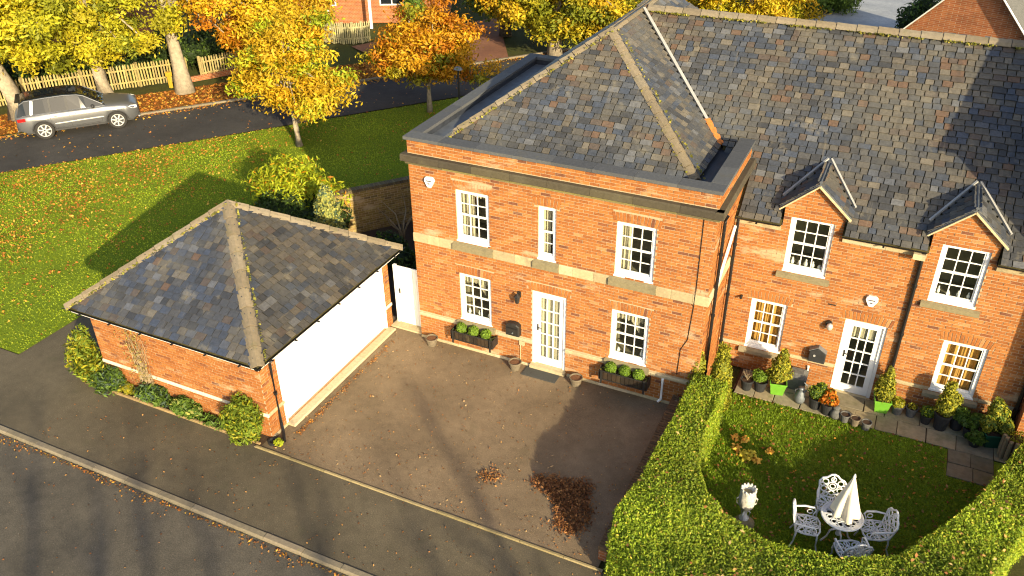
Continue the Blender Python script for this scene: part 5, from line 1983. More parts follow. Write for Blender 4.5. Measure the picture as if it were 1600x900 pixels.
# ornate urn on a stone
t = thing('garden_urn', 'white ornate urn planter on a mossy stone at the hedge corner', 'urn', (9.05, -2.98, .012), rad(20), scale=1.12)
mb = MB()
blob_mesh(mb, (0, -.02, .05), (.19, .16, .11), (.20, .17, .09), 1.0, 8, .1)
mb.build('base_stone', 'stone', t, local=True)
mb = MB()
mb.lathe([(.085, .12), (.09, .15), (.05, .19), (.035, .27), (.05, .34), (.075, .37)], 12)
for k in range(3):
    a = k * 2.094
    mb.tube([(.03 * math.cos(a), .03 * math.sin(a), .34), (.09 * math.cos(a), .09 * math.sin(a), .28), (.07 * math.cos(a), .07 * math.sin(a), .13)], .013, 6)
mb.build('stem', 'cast_white', t, local=True, smooth=True)
mb = MB()
mb.lathe([(.06, .36), (.105, .41), (.135, .50), (.14, .66), (.125, .80), (.13, .83), (.095, .83), (.085, .74), (.001, .72)], 36)
mb.v = [(x * (1 + .07 * math.cos(9 * math.atan2(y, x) + 14 * z)), y * (1 + .07 * math.cos(9 * math.atan2(y, x) + 14 * z)), z) for x, y, z in mb.v]
for k in range(12):
    a = 2 * math.pi * k / 12
    blob_mesh(mb, (.122 * math.cos(a), .122 * math.sin(a), .83), (.02, .02, .03), None, k, 4, .05)
for s_ in (-1, 1):
    mb.tube([(.13 * s_, 0, .64), (.175 * s_, 0, .60), (.165 * s_, 0, .50), (.11 * s_, 0, .44)], .012, 6)
mb.build('bowl', 'urn_white', t, local=True, smooth=True)
mb = MB()
mb.lathe([(.108, .715), (.10, .75), (.001, .755)], 14, (0, 0, 0), (.30, .24, .13))
mb.build('soil', 'flag', t, local=True)

# wooden bits and big leaves on the garden lawn
for i, (x, y, a, w) in enumerate(((10.55, -1.62, .4, .17), (10.75, -1.50, 1.2, .14))):
    mb = MB()
    mb.bar((x, y, .03), (x + w * math.cos(a), y + w * math.sin(a), .035), .07, .02, (.26, .23, .16))
    tag(mb.build('wood_offcut', 'timber'), ('weathered board lying on the grass behind the chairs, the longer one' if i == 0 else 'short weathered offcut lying on the grass behind the chairs'), 'board')
BIGL = [((8.46, -.92), .17, 'yellow-orange fallen leaf cluster nearest the hedge on the garden lawn'), ((8.36, -.62), .13, 'orange leaf clump on the garden lawn, upper left of the group'), ((8.56, -.60), .13, 'orange leaf clump on the garden lawn, topmost of the group'), ((8.74, -1.08), .24, 'large yellow leaf clump on the garden lawn above the urn'), ((8.93, -1.16), .12, 'small orange leaf clump right of the large yellow one'), ((9.12, -.76), .12, 'lone orange leaf clump right of the group on the garden lawn')]
for (x, y), r, lb in BIGL:
    k = 110 if r > .2 else 42
    a = rng.uniform(0, 6.28, k)
    rr = np.sqrt(rng.random(k)) * r * .7
    p = np.column_stack([x + rr * np.cos(a), y + rr * np.sin(a), .05 + .07 * rng.random(k)])
    tag(np_mesh('fallen_leaf_clump', leaf_quads(p, .085, 1.8, None, .6), 4, pal(k, [(.78, .45, .08), (.74, .52, .08), (.76, .36, .06)] if r < .2 else [(.74, .56, .06), (.62, .52, .06)]), 'litter'), lb, 'leaves')

# ------------------------------------------------------------------ grass and fallen leaves
def grass(name, label, px, py, h, cols, z=.012, cat='grass'):
    n = len(px)
    a = rng.uniform(0, 6.283, n)
    w = .012 + h * .10
    hh = h * rng.uniform(.5, 1.2, n)
    lean = rng.normal(size=(n, 2)) * h * .45
    v = np.empty((n, 3, 3))
    v[:, 0] = np.column_stack([px - w * np.cos(a), py - w * np.sin(a), np.full(n, z)])
    v[:, 1] = np.column_stack([px + w * np.cos(a), py + w * np.sin(a), np.full(n, z)])
    v[:, 2] = np.column_stack([px + lean[:, 0], py + lean[:, 1], z + hh])
    drift = np.sin(px * 1.1 + .5 * py) + np.sin(py * 1.7 - px * .6)
    c = pal(n, cols, None, .25) * (1 + .14 * drift)[:, None]
    o = np_mesh(name, v.reshape(-1, 3), 3, np.clip(c, 0, 1), 'leaf', kind='stuff')
    return tag(o, label, cat)
n = 230000
px, py = rng.uniform(-24, .3, n), rng.uniform(-5.05, 26, n)
k = poly_contains(px, py, LAWN)
px, py = px[k], py[k]
LG = [(.265, .345, .018), (.32, .39, .022), (.22, .295, .016), (.36, .40, .024)]
grass('grass', 'mown grass of the large lawn beside the lane', px, py, .038, LG)
n = 70000
px, py = rng.uniform(7.9, 13.7, n), rng.uniform(-4.6, 1.05, n)
GIN = [(7.9, 1.02)] + [(x - .0, y) for x, y in reversed(HP_IN)] + [(13.7, .1), (12.6, .1), (12.6, 1.02)]
k = poly_contains(px, py, GIN) & ~((px > 12.55) & (py > .1))
px, py = px[k], py[k]
grass('grass', 'mown grass of the small front garden', px, py, .038, [(.19, .28, .016), (.23, .32, .018), (.15, .235, .014)])

def litter(name, label, px, py, size, cols, z=.02, up=2.5, cat='leaves', zr=.02):
    p = np.column_stack([px, py, z + rng.random(len(px)) * zr])
    o = np_mesh(name, leaf_quads(p, size, up, None, .6), 4, pal(len(px), cols, None, .3), 'litter', kind='stuff')
    return tag(o, label, cat)
OR = [(.42, .17, .025), (.50, .24, .03), (.34, .11, .02), (.48, .30, .05)]
BR = [(.22, .09, .03), (.30, .13, .04), (.17, .07, .025), (.36, .19, .06)]
# lawn: dense orange towards the lane at the left, sparse elsewhere
n = 95000
px, py = rng.uniform(-24, .3, n), rng.uniform(-5, 26, n)
k = poly_contains(px, py, LAWN)
px, py = px[k], py[k]
dens = .05 + .9 * np.clip((-px - 10.5) / 5.5, 0, 1) ** 1.3
dens *= np.clip(.75 + .5 * np.sin(px * 1.3 + py) * np.sin(py * .9 - px * .4) + .25 * np.sin(px * 3.1) * np.sin(py * 2.7), .1, 1.4)
k = rng.random(len(px)) < dens
litter('fallen_leaves', 'orange fallen leaves strewn over the large lawn', px[k], py[k], .09, OR, .04)
n = 1100
px, py = rng.uniform(7.9, 13.6, n), rng.uniform(-4.2, 1.0, n)
k = poly_contains(px, py, GIN)
litter('fallen_leaves', 'brown fallen leaves on the small front garden lawn', px[k], py[k], .065, BR + OR[:2], .045)
n = 1100
litter('fallen_leaves', 'small dry leaves scattered over the driveway', rng.uniform(-.8, 6.7, n), -5.1 + 5 * rng.random(n) ** 1.25, .042, BR + [(.45, .30, .14)], .01)
n = 420
litter('fallen_leaves', 'small dry leaves scattered over the pavement', rng.uniform(-9, 9, n) * .9 + 2, rng.uniform(-7.0, -5.3, n), .043, BR, .006)
n = 900
xx = rng.uniform(-9, 7, n)
litter('fallen_leaves', 'line of brown leaves gathered along the road side of the kerb', xx, -7.32 - np.abs(rng.normal(size=n)) * (.04 + .06 * (np.sin(xx * 1.7) > 0)), .05, OR + BR, -.038)
n = 260
litter('fallen_leaves', 'few dry leaves lying on the front road', rng.uniform(-9, 7, n), rng.uniform(-10.5, -7.4, n), .045, BR, -.036)
n = 420
t_ = rng.random(n)
litter('fallen_leaves', 'brown leaves drifted along the garage door sill', -.62 + np.abs(rng.normal(size=n)) * .07, -4.5 + 4.0 * t_ ** 1.4, .05, BR + OR[:1], .012)
n = 2200
s_ = rng.uniform(-8, 34, n)
tt = 4.05 - np.abs(rng.normal(size=n)) * .25
litter('fallen_leaves', 'orange leaves along the far edge of the lane', np.array([lane_pt(a, b2)[0] for a, b2 in zip(s_, tt)]), np.array([lane_pt(a, b2)[1] for a, b2 in zip(s_, tt)]), .10, OR, .01)
n = 500
s_ = rng.uniform(-8, 34, n); tt = rng.uniform(.05, 3.9, n)
litter('fallen_leaves', 'sparse leaves lying on the lane', np.array([lane_pt(a, b2)[0] for a, b2 in zip(s_, tt)]), np.array([lane_pt(a, b2)[1] for a, b2 in zip(s_, tt)]), .09, OR + BR, .008)
n = 9000
s_ = rng.uniform(-12, 17.4, n); tt = rng.uniform(4.2, 6.8, n)
litter('fallen_leaves', 'thick orange leaf carpet under the big trees by the fence', np.array([lane_pt(a, b2)[0] for a, b2 in zip(s_, tt)]), np.array([lane_pt(a, b2)[1] for a, b2 in zip(s_, tt)]), .13, OR + [(.30, .10, .02)], .04)
# swept pile: a wedge of leaves
TRI = [(4.78, -3.50), (5.30, -3.38), (5.98, -3.22), (6.02, -3.62), (6.28, -4.10), (6.26, -4.45), (6.02, -4.66), (5.72, -4.58), (5.62, -4.22), (5.30, -3.86), (4.86, -3.72)]
px, py = rng.uniform(4.6, 6.5, 16000), rng.uniform(-4.9, -3.1, 16000)
jx, jy = px + rng.normal(size=16000) * .08, py + rng.normal(size=16000) * .08
k = poly_contains(px, py, TRI) & (rng.random(16000) < .7)
hh = .02 + .07 * np.clip(1 - np.hypot(px - 5.65, py + 3.75) / .85, 0, 1)
p = np.column_stack([jx[k], jy[k], .015 + hh[k] * rng.random(k.sum())])
tag(np_mesh('leaf_pile', leaf_quads(p, .06, 1.2, None, .55), 4, pal(len(p), [(.20, .082, .03), (.26, .11, .036), (.15, .06, .024), (.34, .16, .055)], None, .35), 'litter', kind='stuff'), 'swept pile of brown leaves in the hedge shadow on the driveway', 'leaves')
p = np.column_stack([3.94 + rng.normal(size=220) * .16, -3.9 + rng.normal(size=220) * .12, .012 + .03 * rng.random(220)])
tag(np_mesh('leaf_pile', leaf_quads(p, .05, 1.2, None, .55), 4, pal(220, BR), 'litter', kind='stuff'), 'small scatter of brown leaves left of the swept pile', 'leaves')

# ------------------------------------------------------------------ plants along the garage front
shrub('shrub', 'feathery yellow-green shrub at the left corner of the garage', (-6.38, -4.98), [(0, 0, .40, .42, .32, .40), (-.14, .02, .85, .30, .25, .38), (.1, 0, 1.15, .16, .15, .34), (.28, -.05, .38, .3, .26, .3)], 'conifer_green', 3600, .15, upb=.1, accent=('olive', .5), width=.26, lo=.45, hi=1.3)
shrub('shrub', 'low dark green shrub right of the feathery yellow-green one', (-5.78, -5.06), [(0, 0, .28, .42, .30, .28), (.25, .05, .3, .25, .2, .28)], 'mid', 2000, .12, accent=('blue', .3), width=.3, lo=.6, hi=1.25)
shrub('bedding_plant', 'yellow-green bedding plant with white flowers by the garage wall', (-5.22, -5.0), [(0, 0, .12, .22, .15, .13), (.3, .02, .1, .15, .12, .11)], 'olive', 420, .08, cat='plant', accent=('pale', .12))
shrub('bedding_plant', 'spiky green plant under the climber on the garage wall', (-4.30, -4.98), [(0, 0, .24, .40, .24, .24), (-.3, .02, .16, .28, .2, .16)], 'mid', 1100, .17, cat='plant', width=.25, accent=('blue', .3))
shrub('bedding_plant', 'dense green plant with red and white blooms along the garage', (-3.42, -5.02), [(0, 0, .22, .36, .22, .22), (.3, 0, .18, .25, .18, .17)], 'mid', 1100, .11, cat='plant', accent=('pale', .10))
shrub('bedding_plant', 'thin spiky plant left of the round garage corner bush', (-2.50, -5.05), [(0, 0, .10, .35, .15, .12)], 'mid', 320, .14, cat='plant', width=.22, core=False, stem=False)
shrub('shrub', 'round bright green bush at the right corner of the garage front', (-1.55, -5.06), [(0, 0, .46, .46, .38, .46), (.05, 0, .75, .33, .30, .32)], 'conifer_green', 5600, .11, upb=.2, accent=('olive', .22), width=.3, lo=.6, hi=1.18)
shrub('bedding_plant', 'tiny bright green weed by the garage downpipe', (-.72, -4.98), [(0, 0, .08, .1, .08, .08)], 'lime', 60, .09, cat='plant', core=False, stem=False)
t = thing('climber', 'bare straw-coloured climbing plant on the garage front wall', 'climber', (-4.55, -4.92, 0))
mb = MB()
for i in range(34):
    x, z = -4.5 + RND.uniform(-.12, .12), .05
    pts = [(x, -4.93, z)]
    top = RND.uniform(.8, 2.1)
    drift = RND.uniform(-.35, .15)
    for k in range(6):
        f_ = (k + 1) / 6
        pts.append((x + drift * f_ + RND.uniform(-.07, .07), -4.90 - RND.uniform(0, .07), z + top * f_))
    mb.tube(pts, [.009 * (1 - .1 * k) for k in range(7)], 4)
mb.build('stems', 'twig', t)
p = np.column_stack([-4.6 + rng.normal(size=420) * .2, -4.95 - rng.random(420) * .06, rng.uniform(.1, 2.0, 420)])
np_mesh('foliage', leaf_quads(p, .055, .2), 4, pal(420, [(.30, .24, .10), (.36, .26, .10), (.20, .19, .06), (.40, .30, .06)]), 'leaf', t, kind='stuff')
t = thing('drain_gully', 'dark round drain gully at the foot of the garage downpipe', 'drain', (-.88, -4.95, 0))
mb = MB(); mb.lathe([(.13, .0), (.14, .06), (.10, .065), (.09, .03), (.001, .03)], 14); mb.build('rim', 'pot_black', t, local=True)
t = thing('rake_head', 'pale wooden slats lying in the flower bed by the climber', 'slats', (-4.75, -5.03, .04))
for i in range(4):
    mb = MB()
    mb.bar((-.16 + i * .09, -.1, .03), (-.02 + i * .09, .1, .06), .035, .015, (.42, .32, .18))
    mb.build('slat', 'timber', t, local=True)

# ------------------------------------------------------------------ rear garden planting
shrub('shrub', 'large dark shrub topped with bright yellow-green shoots behind the garage', (-6.6, 3.35), [(0, 0, .75, 1.15, .9, .75), (.9, .3, .7, .8, .7, .7), (-.7, .2, .6, .7, .6, .6)], 'dark', 9000, .14, accent=('mid', .3))
# its sunlit shoots are a shrub of their own with a looser outline
shrub('shrub', 'loose yellow-green shrub with orange tips rising behind the garage roof', (-6.9, 3.75), [(-.9, .1, 1.35, .65, .6, .5), (0, 0, 1.6, .75, .65, .5), (.85, .1, 1.4, .7, .6, .5), (.3, .3, 1.95, .45, .4, .3), (-.4, .2, 1.95, .4, .35, .3), (1.4, .3, 1.2, .5, .5, .4)], 'lime', 5200, .18, upb=.5, accent=('amber', .09), core=False, width=.26, lo=.4, hi=1.35)
shrub('conifer', 'pale cream-tipped conifer just behind the garage roof', (-4.35, 2.2), [(0, 0, 1.1, .46, .44, .6), (0, 0, 1.7, .36, .35, .5), (0, 0, 2.2, .2, .2, .36)], 'pale', 4200, .10, cat='conifer', mat='needle', accent=('blue', .3))
shrub('shrub', 'blue-green conifer bush below the cream-tipped conifer', (-4.1, 1.75), [(0, 0, .6, .55, .45, .6), (.45, .1, .5, .4, .35, .5)], 'blue', 3000, .10, mat='needle')
shrub('shrub', 'dark evergreen shrub in the rear border against the garden wall', (-3.0, 3.2), [(0, 0, .35, .6, .5, .38), (.6, -.4, .3, .5, .4, .32)], 'dark', 1800, .13, accent=('mid', .35))
shrub('shrub', 'dark fern-like plant in the rear border by the house corner', (-1.15, 2.6), [(0, 0, .3, .6, .5, .32), (-.1, .9, .3, .5, .5, .35)], 'dark', 1700, .2, width=.25, accent=('mid', .4))
shrub('shrub', 'small lime-green plant at the foot of the rear garden wall', (-1.9, 3.4), [(0, 0, .3, .25, .2, .3)], 'lime', 500, .09)
t = thing('bare_shrub', 'leafless forked shrub in front of the rear garden wall', 'shrub', (-3.1, 4.1, 0))
mb = MB()
for i in range(7):
    a = i * .9
    r1, r2 = .3 + .1 * (i % 3), .7 + .12 * (i % 2)
    mb.tube([(-3.1, 4.1, 0), (-3.1 + .1 * math.cos(a), 4.1 + .1 * math.sin(a), .5), (-3.1 + r1 * math.cos(a), 4.1 + r1 * math.sin(a), .95), (-3.1 + r2 * math.cos(a + .2), 4.1 + r2 * math.sin(a + .2), 1.25 + .1 * (i % 3))], [.035, .028, .02, .008], 5)
mb.build('branches', 'twig', t)

# ------------------------------------------------------------------ trees
def tree(label, base, trunk_pts, tr, crown, palette, n, size, nclump=90, cr=.42, mat='bark', weights=None, accent=None, name='tree', limbs=26, group=None, hang=0.0, upb=.5, width=.45, flat=.7):
    """trunk_pts relative to base; crown: list of ellipsoids (dx, dy, z, rx, ry, rz)"""
    t = thing(name, label, 'tree', (base[0], base[1], 0), group=group)
    B = np.array([base[0], base[1], 0.0])
    vol = np.array([c[3] * c[4] * c[5] for c in crown])
    cl = []
    while len(cl) < nclump:
        c = crown[rng.choice(len(crown), p=vol / vol.sum())]
        d = unit(rng.normal(size=(1, 3)))[0]
        r = rng.uniform(.45, 1.0) ** .7
        cl.append((B + np.array(c[:3]) + d * np.array(c[3:6]) * r, d))
    mb = MB()
    tp = [tuple(B + np.array(p)) for p in trunk_pts]
    mb.tube(tp, [tr * (1 - .55 * i / max(1, len(tp) - 1)) * (1.25 if i == 0 else 1) for i in range(len(tp))], 10)
    mb.build('trunk', mat, t, smooth=True)
    lb = MB()
    top = np.array(tp[-1])
    mid = np.array(tp[-2])
    for i in range(min(limbs, nclump)):
        tgt = cl[i][0]
        st = mid + (top - mid) * rng.uniform(.35, 1.0)
        m1 = st + (tgt - st) * .45 + np.array([0, 0, .12 * np.linalg.norm(tgt - st)]) + rng.normal(size=3) * .12
        lb.tube([tuple(st), tuple(m1), tuple(tgt)], [tr * .32, tr * .18, tr * .05], 5)
    lb.build('branches', mat, t)
    P, Dn, C = [], [], []
    per = n // nclump
    for c, d in cl:
        k = int(per * rng.uniform(.6, 1.4))
        s = rng.normal(size=(k, 3)) * cr * np.array([1, 1, flat]) * .6
        s[:, 2] -= hang * np.abs(s[:, 2])
        P.append(c + s)
        Dn.append(np.tile(d * .5, (k, 1)) + unit(s) * .5)
        base_c = pal(1, GREENS[palette], weights, .1)[0]
        if accent and rng.random() < accent[1]:
            base_c = pal(1, GREENS[accent[0]], None, .1)[0]
        C.append(base_c * .55 + pal(k, GREENS[palette], weights, .25) * .45 if not accent else base_c * rng.uniform(.75, 1.2, (k, 1)))
    P, Dn, C = np.concatenate(P), np.concatenate(Dn), np.concatenate(C)
    ok = P[:, 2] > .3
    np_mesh('crown', leaf_quads(P[ok], size, upb, Dn[ok], width), 4, np.clip(C[ok], 0, 1), 'leaf', t, kind='stuff')
    return t

# two young trees on the lawn
tree('young tree on the lawn with a round golden yellow crown near the lane', (-11.13, 9.37), [(0, 0, 0), (-.02, 0, .7), (-.1, .05, 1.4), (-.1, .1, 3.0)], .13, [(-.2, .1, 2.7, 1.6, 1.5, 1.1), (.3, .2, 3.8, 1.4, 1.3, 1.1), (-1.5, 0, 2.1, 1.0, 1.0, .55), (-1.1, .2, 3.1, 1.0, 1.0, .7), (1.6, .2, 2.6, 1.0, 1.0, .55), (1.1, -.4, 2.05, .8, .8, .45), (.8, .3, 4.7, .9, .9, .7), (-.5, .2, 4.8, .8, .8, .8)], 'gold', 24000, .19, 140, .44, accent=('lime', .2), limbs=60, width=.36, flat=.5)
tree('young tree on the lawn with a round orange crown nearest the house', (-8.33, 14.8), [(0, 0, 0), (0, 0, .8), (.02, 0, 1.4), (.05, .05, 2.8)], .11, [(-.1, 0, 2.6, 1.8, 1.7, 1.1), (.1, .1, 3.5, 1.5, 1.5, .95), (-1.6, 0, 2.1, 1.1, 1.1, .6), (-1.2, .2, 3.1, 1.0, 1.0, .6), (1.8, 0, 2.2, 1.3, 1.2, .55), (1.4, .2, 3.2, 1.0, 1.0, .6), (.2, 0, 4.3, .8, .8, .5)], 'amber', 22000, .19, 130, .44, width=.36, flat=.5, mat='bark', accent=('olive', .16), limbs=56)
# big trees along the fence
tree('big tree with yellow-green crown above the car bonnet', (-23.0, 10.6), [(0, 0, 0), (0, 0, 1.0), (-.15, .05, 2.2), (-.2, .1, 4)], .36, [(-1.2, -.4, 3.1, 3.2, 2.7, 1.7), (1.3, .4, 3.5, 2.9, 2.5, 1.4), (-.5, 0, 5.2, 4, 3.5, 2.0)], 'yellow', 42000, .20, 150, .46, accent=('olive', .3), limbs=36)
tree('forked pale tree with yellow crown behind the tail of the car', (-24.1, 7.0), [(0, 0, 0), (-.05, 0, 1.2), (-.5, -.1, 2.4), (-1.0, -.2, 4)], .42, [(-1.2, -1.2, 3.4, 2.8, 2.6, 1.6), (1.2, .2, 4.0, 2.6, 2.2, 1.4), (-.5, 0, 5.4, 3.5, 3.3, 1.6)], 'yellow', 34000, .20, 120, .46, accent=('olive', .22), limbs=32)
tree('tall leaning pale trunk with orange crown above the picket fence', (-19.95, 12.45), [(0, 0, 0), (-.15, .1, 1.2), (-.35, .2, 2.8), (-.55, .4, 5.2)], .38, [(2.9, 1.1, 4.0, 2.3, 2.1, 1.7), (1.4, .9, 6.6, 3.0, 2.8, 1.6), (3.4, 2.4, 3.0, 2.0, 1.8, 1.3), (4.0, 4.0, 3.7, 1.7, 1.6, 1.1)], 'gold', 50000, .19, 210, .48, accent=('amber', .4), limbs=32)
# trees beyond the lane
tree('broad golden tree on the far side of the lane behind the house roof', (-6.6, 24.5), [(0, 0, 0), (0, 0, 1.2), (.1, 0, 2.5), (.2, 0, 4)], .35, [(.2, 0, 3.1, 3.2, 2.8, 2.0), (1.8, .5, 4.6, 2.6, 2.4, 1.6), (-1.8, 0, 2.6, 2.0, 1.8, 1.4), (2.6, -.6, 2.4, 2.2, 1.8, 1.4)], 'olive', 52000, .20, 220, .5, accent=('gold', .38), limbs=30)
tree('golden tree showing between the orange tree and the house roof', (-3.2, 27.5), [(0, 0, 0), (0, 0, 1.2), (.1, 0, 2.5), (.2, 0, 4.5)], .35, [(0, 0, 4.6, 3.0, 2.6, 2.0), (2.4, .5, 5.4, 2.4, 2.2, 1.5), (-1, 1, 6, 2.5, 2, 1.5)], 'yellow', 20000, .24, 140, .5, accent=('gold', .5), limbs=26)
tree('yellow feathery tree over the ridge of the wing roof', (1.6, 31.0), [(0, 0, 0), (0, 0, 1.2), (.1, 0, 2.5), (.2, 0, 4)], .3, [(0, 0, 2.8, 3.0, 2.4, 2.2), (1.6, .2, 2.2, 2.0, 1.8, 1.5), (-2.6, 0, 3.0, 2.6, 2.2, 2.2)], 'gold', 22000, .26, 150, .5, accent=('yellow', .4), limbs=24, width=.28)
tree('dark green tree in the gap behind the orange lawn tree', (-10.6, 27.0), [(0, 0, 0), (0, 0, 1.2), (.1, 0, 2.5), (.2, 0, 4)], .3, [(0, 0, 3.0, 2.6, 2.4, 1.8), (-1.5, .5, 4.6, 2.0, 2, 1.4)], 'mid', 12000, .24, 100, .5, mat='bark_dark', accent=('olive', .35), limbs=20)
# shrubbery behind the fence
HB = [(-26.6, 11.2, 1.2, 'dark rounded shrub behind the fence at the far left'), (-24.9, 12.9, 1.3, 'dark shrub behind the fence above the car roof'), (-23.4, 15.2, 1.4, 'dark green shrub behind the fence between the two pale trunks'), (-21.9, 17.0, 1.3, 'dark green shrub behind the fence right of the leaning trunk'), (-28.2, 9.2, 1.2, 'dark shrub behind the fence near the picture edge')]
for x, y, h, lb in HB:
    shrub('shrub', lb, (x, y), [(0, 0, h * .55, 1.3, 1.1, h * .6), (.8, .6, h * .5, 1.0, .9, h * .55), (-.7, .2, h * .6, .9, .9, h * .6)], 'dark', 3000, .2, accent=('mid', .25))
shrub('conifer', 'narrow dark green conifer beside the far brick house', (-16.0, 26.5), [(0, 0, 1.5, .55, .55, 1.5), (0, 0, 3.0, .4, .4, 1.2)], 'mid', 2600, .16, cat='conifer', mat='needle')
shrub('shrub', 'green clipped bush by the concrete court beyond the wing ridge', (3.6, 38.5), [(0, 0, 1.0, 1.7, 1.4, 1.1), (1.7, .8, .9, 1.3, 1.2, 1.0), (-1.8, 0, 1.1, 1.6, 1.4, 1.2)], 'mid', 5200, .2)
shrub('shrub', 'dark bush against the white verge of the far gable', (9.6, 34.5), [(0, 0, .9, .9, .9, .9), (.4, .6, 1.5, .7, .7, .8)], 'dark', 2200, .2, accent=('mid', .3))
shrub('shrub', 'reddish shrub border at the back of the concrete court', (9.5, 50.0), [(0, 0, .5, 3.5, 1.0, .6)], 'olive', 2000, .25, accent=('orange', .2))

# ------------------------------------------------------------------ picket fence along the lane
def picket(name, label, pts, h, gap, pw, col):
    t = thing(name, label, 'fence', (pts[0][0], pts[0][1], 0))
    o3 = Vector((pts[0][0], pts[0][1], 0))
    meshes = []
    for c in col:
        me = bpy.data.meshes.new('pale')
        w, d = pw / 2, .012
        vs = [(-w, -d, .05), (w, -d, .05), (w, -d, h - .06), (0, -d, h), (-w, -d, h - .06), (-w, d, .05), (w, d, .05), (w, d, h - .06), (0, d, h), (-w, d, h - .06)]
        me.from_pydata(vs, [], [(0, 1, 2, 3, 4), (9, 8, 7, 6, 5), (0, 4, 9, 5), (4, 3, 8, 9), (3, 2, 7, 8), (2, 1, 6, 7), (1, 0, 5, 6)])
        at = me.attributes.new('col', 'FLOAT_COLOR', 'FACE')
        at.data.foreach_set('color', [*c, 1] * 7)
        me.materials.append(M['timber'])
        meshes.append(me)
    for a, b2 in zip(pts[:-1], pts[1:]):
        a, b2 = Vector((*a, 0)), Vector((*b2, 0))
        d = (b2 - a).normalized()
        L = (b2 - a).length
        nrm2 = Vector((d.y, -d.x, 0))
        ang = math.atan2(d.y, d.x)
        m = int(L / gap)
        for i in range(m):
            p = a + d * (L * (i + .5) / m) + nrm2 * .03
            o = bpy.data.objects.new('pale', RND.choice(meshes))
            link(o)
            o.parent = t
            o.location = p - o3 + Vector((0, 0, RND.uniform(-.015, .015)))
            o.rotation_euler = (RND.uniform(-.02, .02), RND.uniform(-.025, .025), ang)
        for z in (.3, h - .28):
            mb = MB()
            mb.bar(a + Vector((0, 0, z)), b2 + Vector((0, 0, z)), .03, .07, col[0])
            mb.build('rail', 'timber', t)
        for i in range(int(L / 2.4) + 1):
            p = a + d * min(L, i * 2.4) - nrm2 * .05
            mb = MB()
            mb.box((p.x - .045, p.y - .045, 0), (p.x + .045, p.y + .045, h + .02), col[-1])
            mb.build('post', 'timber', t)
    return t
picket('picket_fence', 'long weathered yellow picket fence behind the parked car', [(-29.2, 3.8), (-25.5, 8.5), (-21.1, 14.0)], 1.15, .125, .07, [(.34, .27, .10), (.29, .23, .09), (.38, .30, .13), (.25, .20, .09)])
picket('picket_fence', 'picket fence right of the leaning trunk running back to the paved drive', [(-20.6, 14.3), (-19.4, 16.6), (-18.9, 18.2)], 1.1, .125, .07, [(.33, .26, .11), (.28, .22, .10), (.36, .29, .13)])
arc = [(-18.6 + 1.9 * math.sin(a), 23.4 - 1.5 * math.cos(a)) for a in (-.5, -.2, .1, .4, .7, 1.0, 1.3)]
picket('picket_fence', 'curved pale fence in front of the far brick house', arc, 1.15, .10, .06, [(.36, .33, .17), (.31, .29, .16), (.40, .36, .20)])
mb = MB(); mb.box((-21.18, 12.70, 0), (-21.03, 12.80, .55)); mb.box((-21.22, 12.66, .55), (-20.99, 12.84, .75))
tag(mb.build('marker_post', 'orange_paint'), 'short yellow marker post in front of the picket fence', 'post')
wl = MB()
wl.bar((-20.9, 13.75, .12), (-18.7, 17.6, .12), .14, .24)
tag(wl.build('low_wall', 'brick_far'), 'low red wall at the foot of the right-hand picket fence', 'wall')
# lamp post
t = thing('lamp_post', 'slim black lamp post by the lane seen over the parapet', 'lamp post', (-6.35, 13.9, 0))
mb = MB(); mb.tube([(0, 0, 0), (0, 0, 2.35)], [.06, .04], 8); mb.build('post', 'black_iron', t, local=True)
mb = MB(); mb.raw([(-.16, -.1, 2.35), (.16, -.1, 2.35), (.16, .1, 2.35), (-.16, .1, 2.35), (-.10, -.06, 2.47), (.10, -.06, 2.47), (.10, .06, 2.47), (-.10, .06, 2.47)], [(3, 2, 1, 0), (4, 5, 6, 7), (0, 1, 5, 4), (1, 2, 6, 5), (2, 3, 7, 6), (3, 0, 4, 7)]); mb.build('lamp_head', 'zinc', t, local=True)

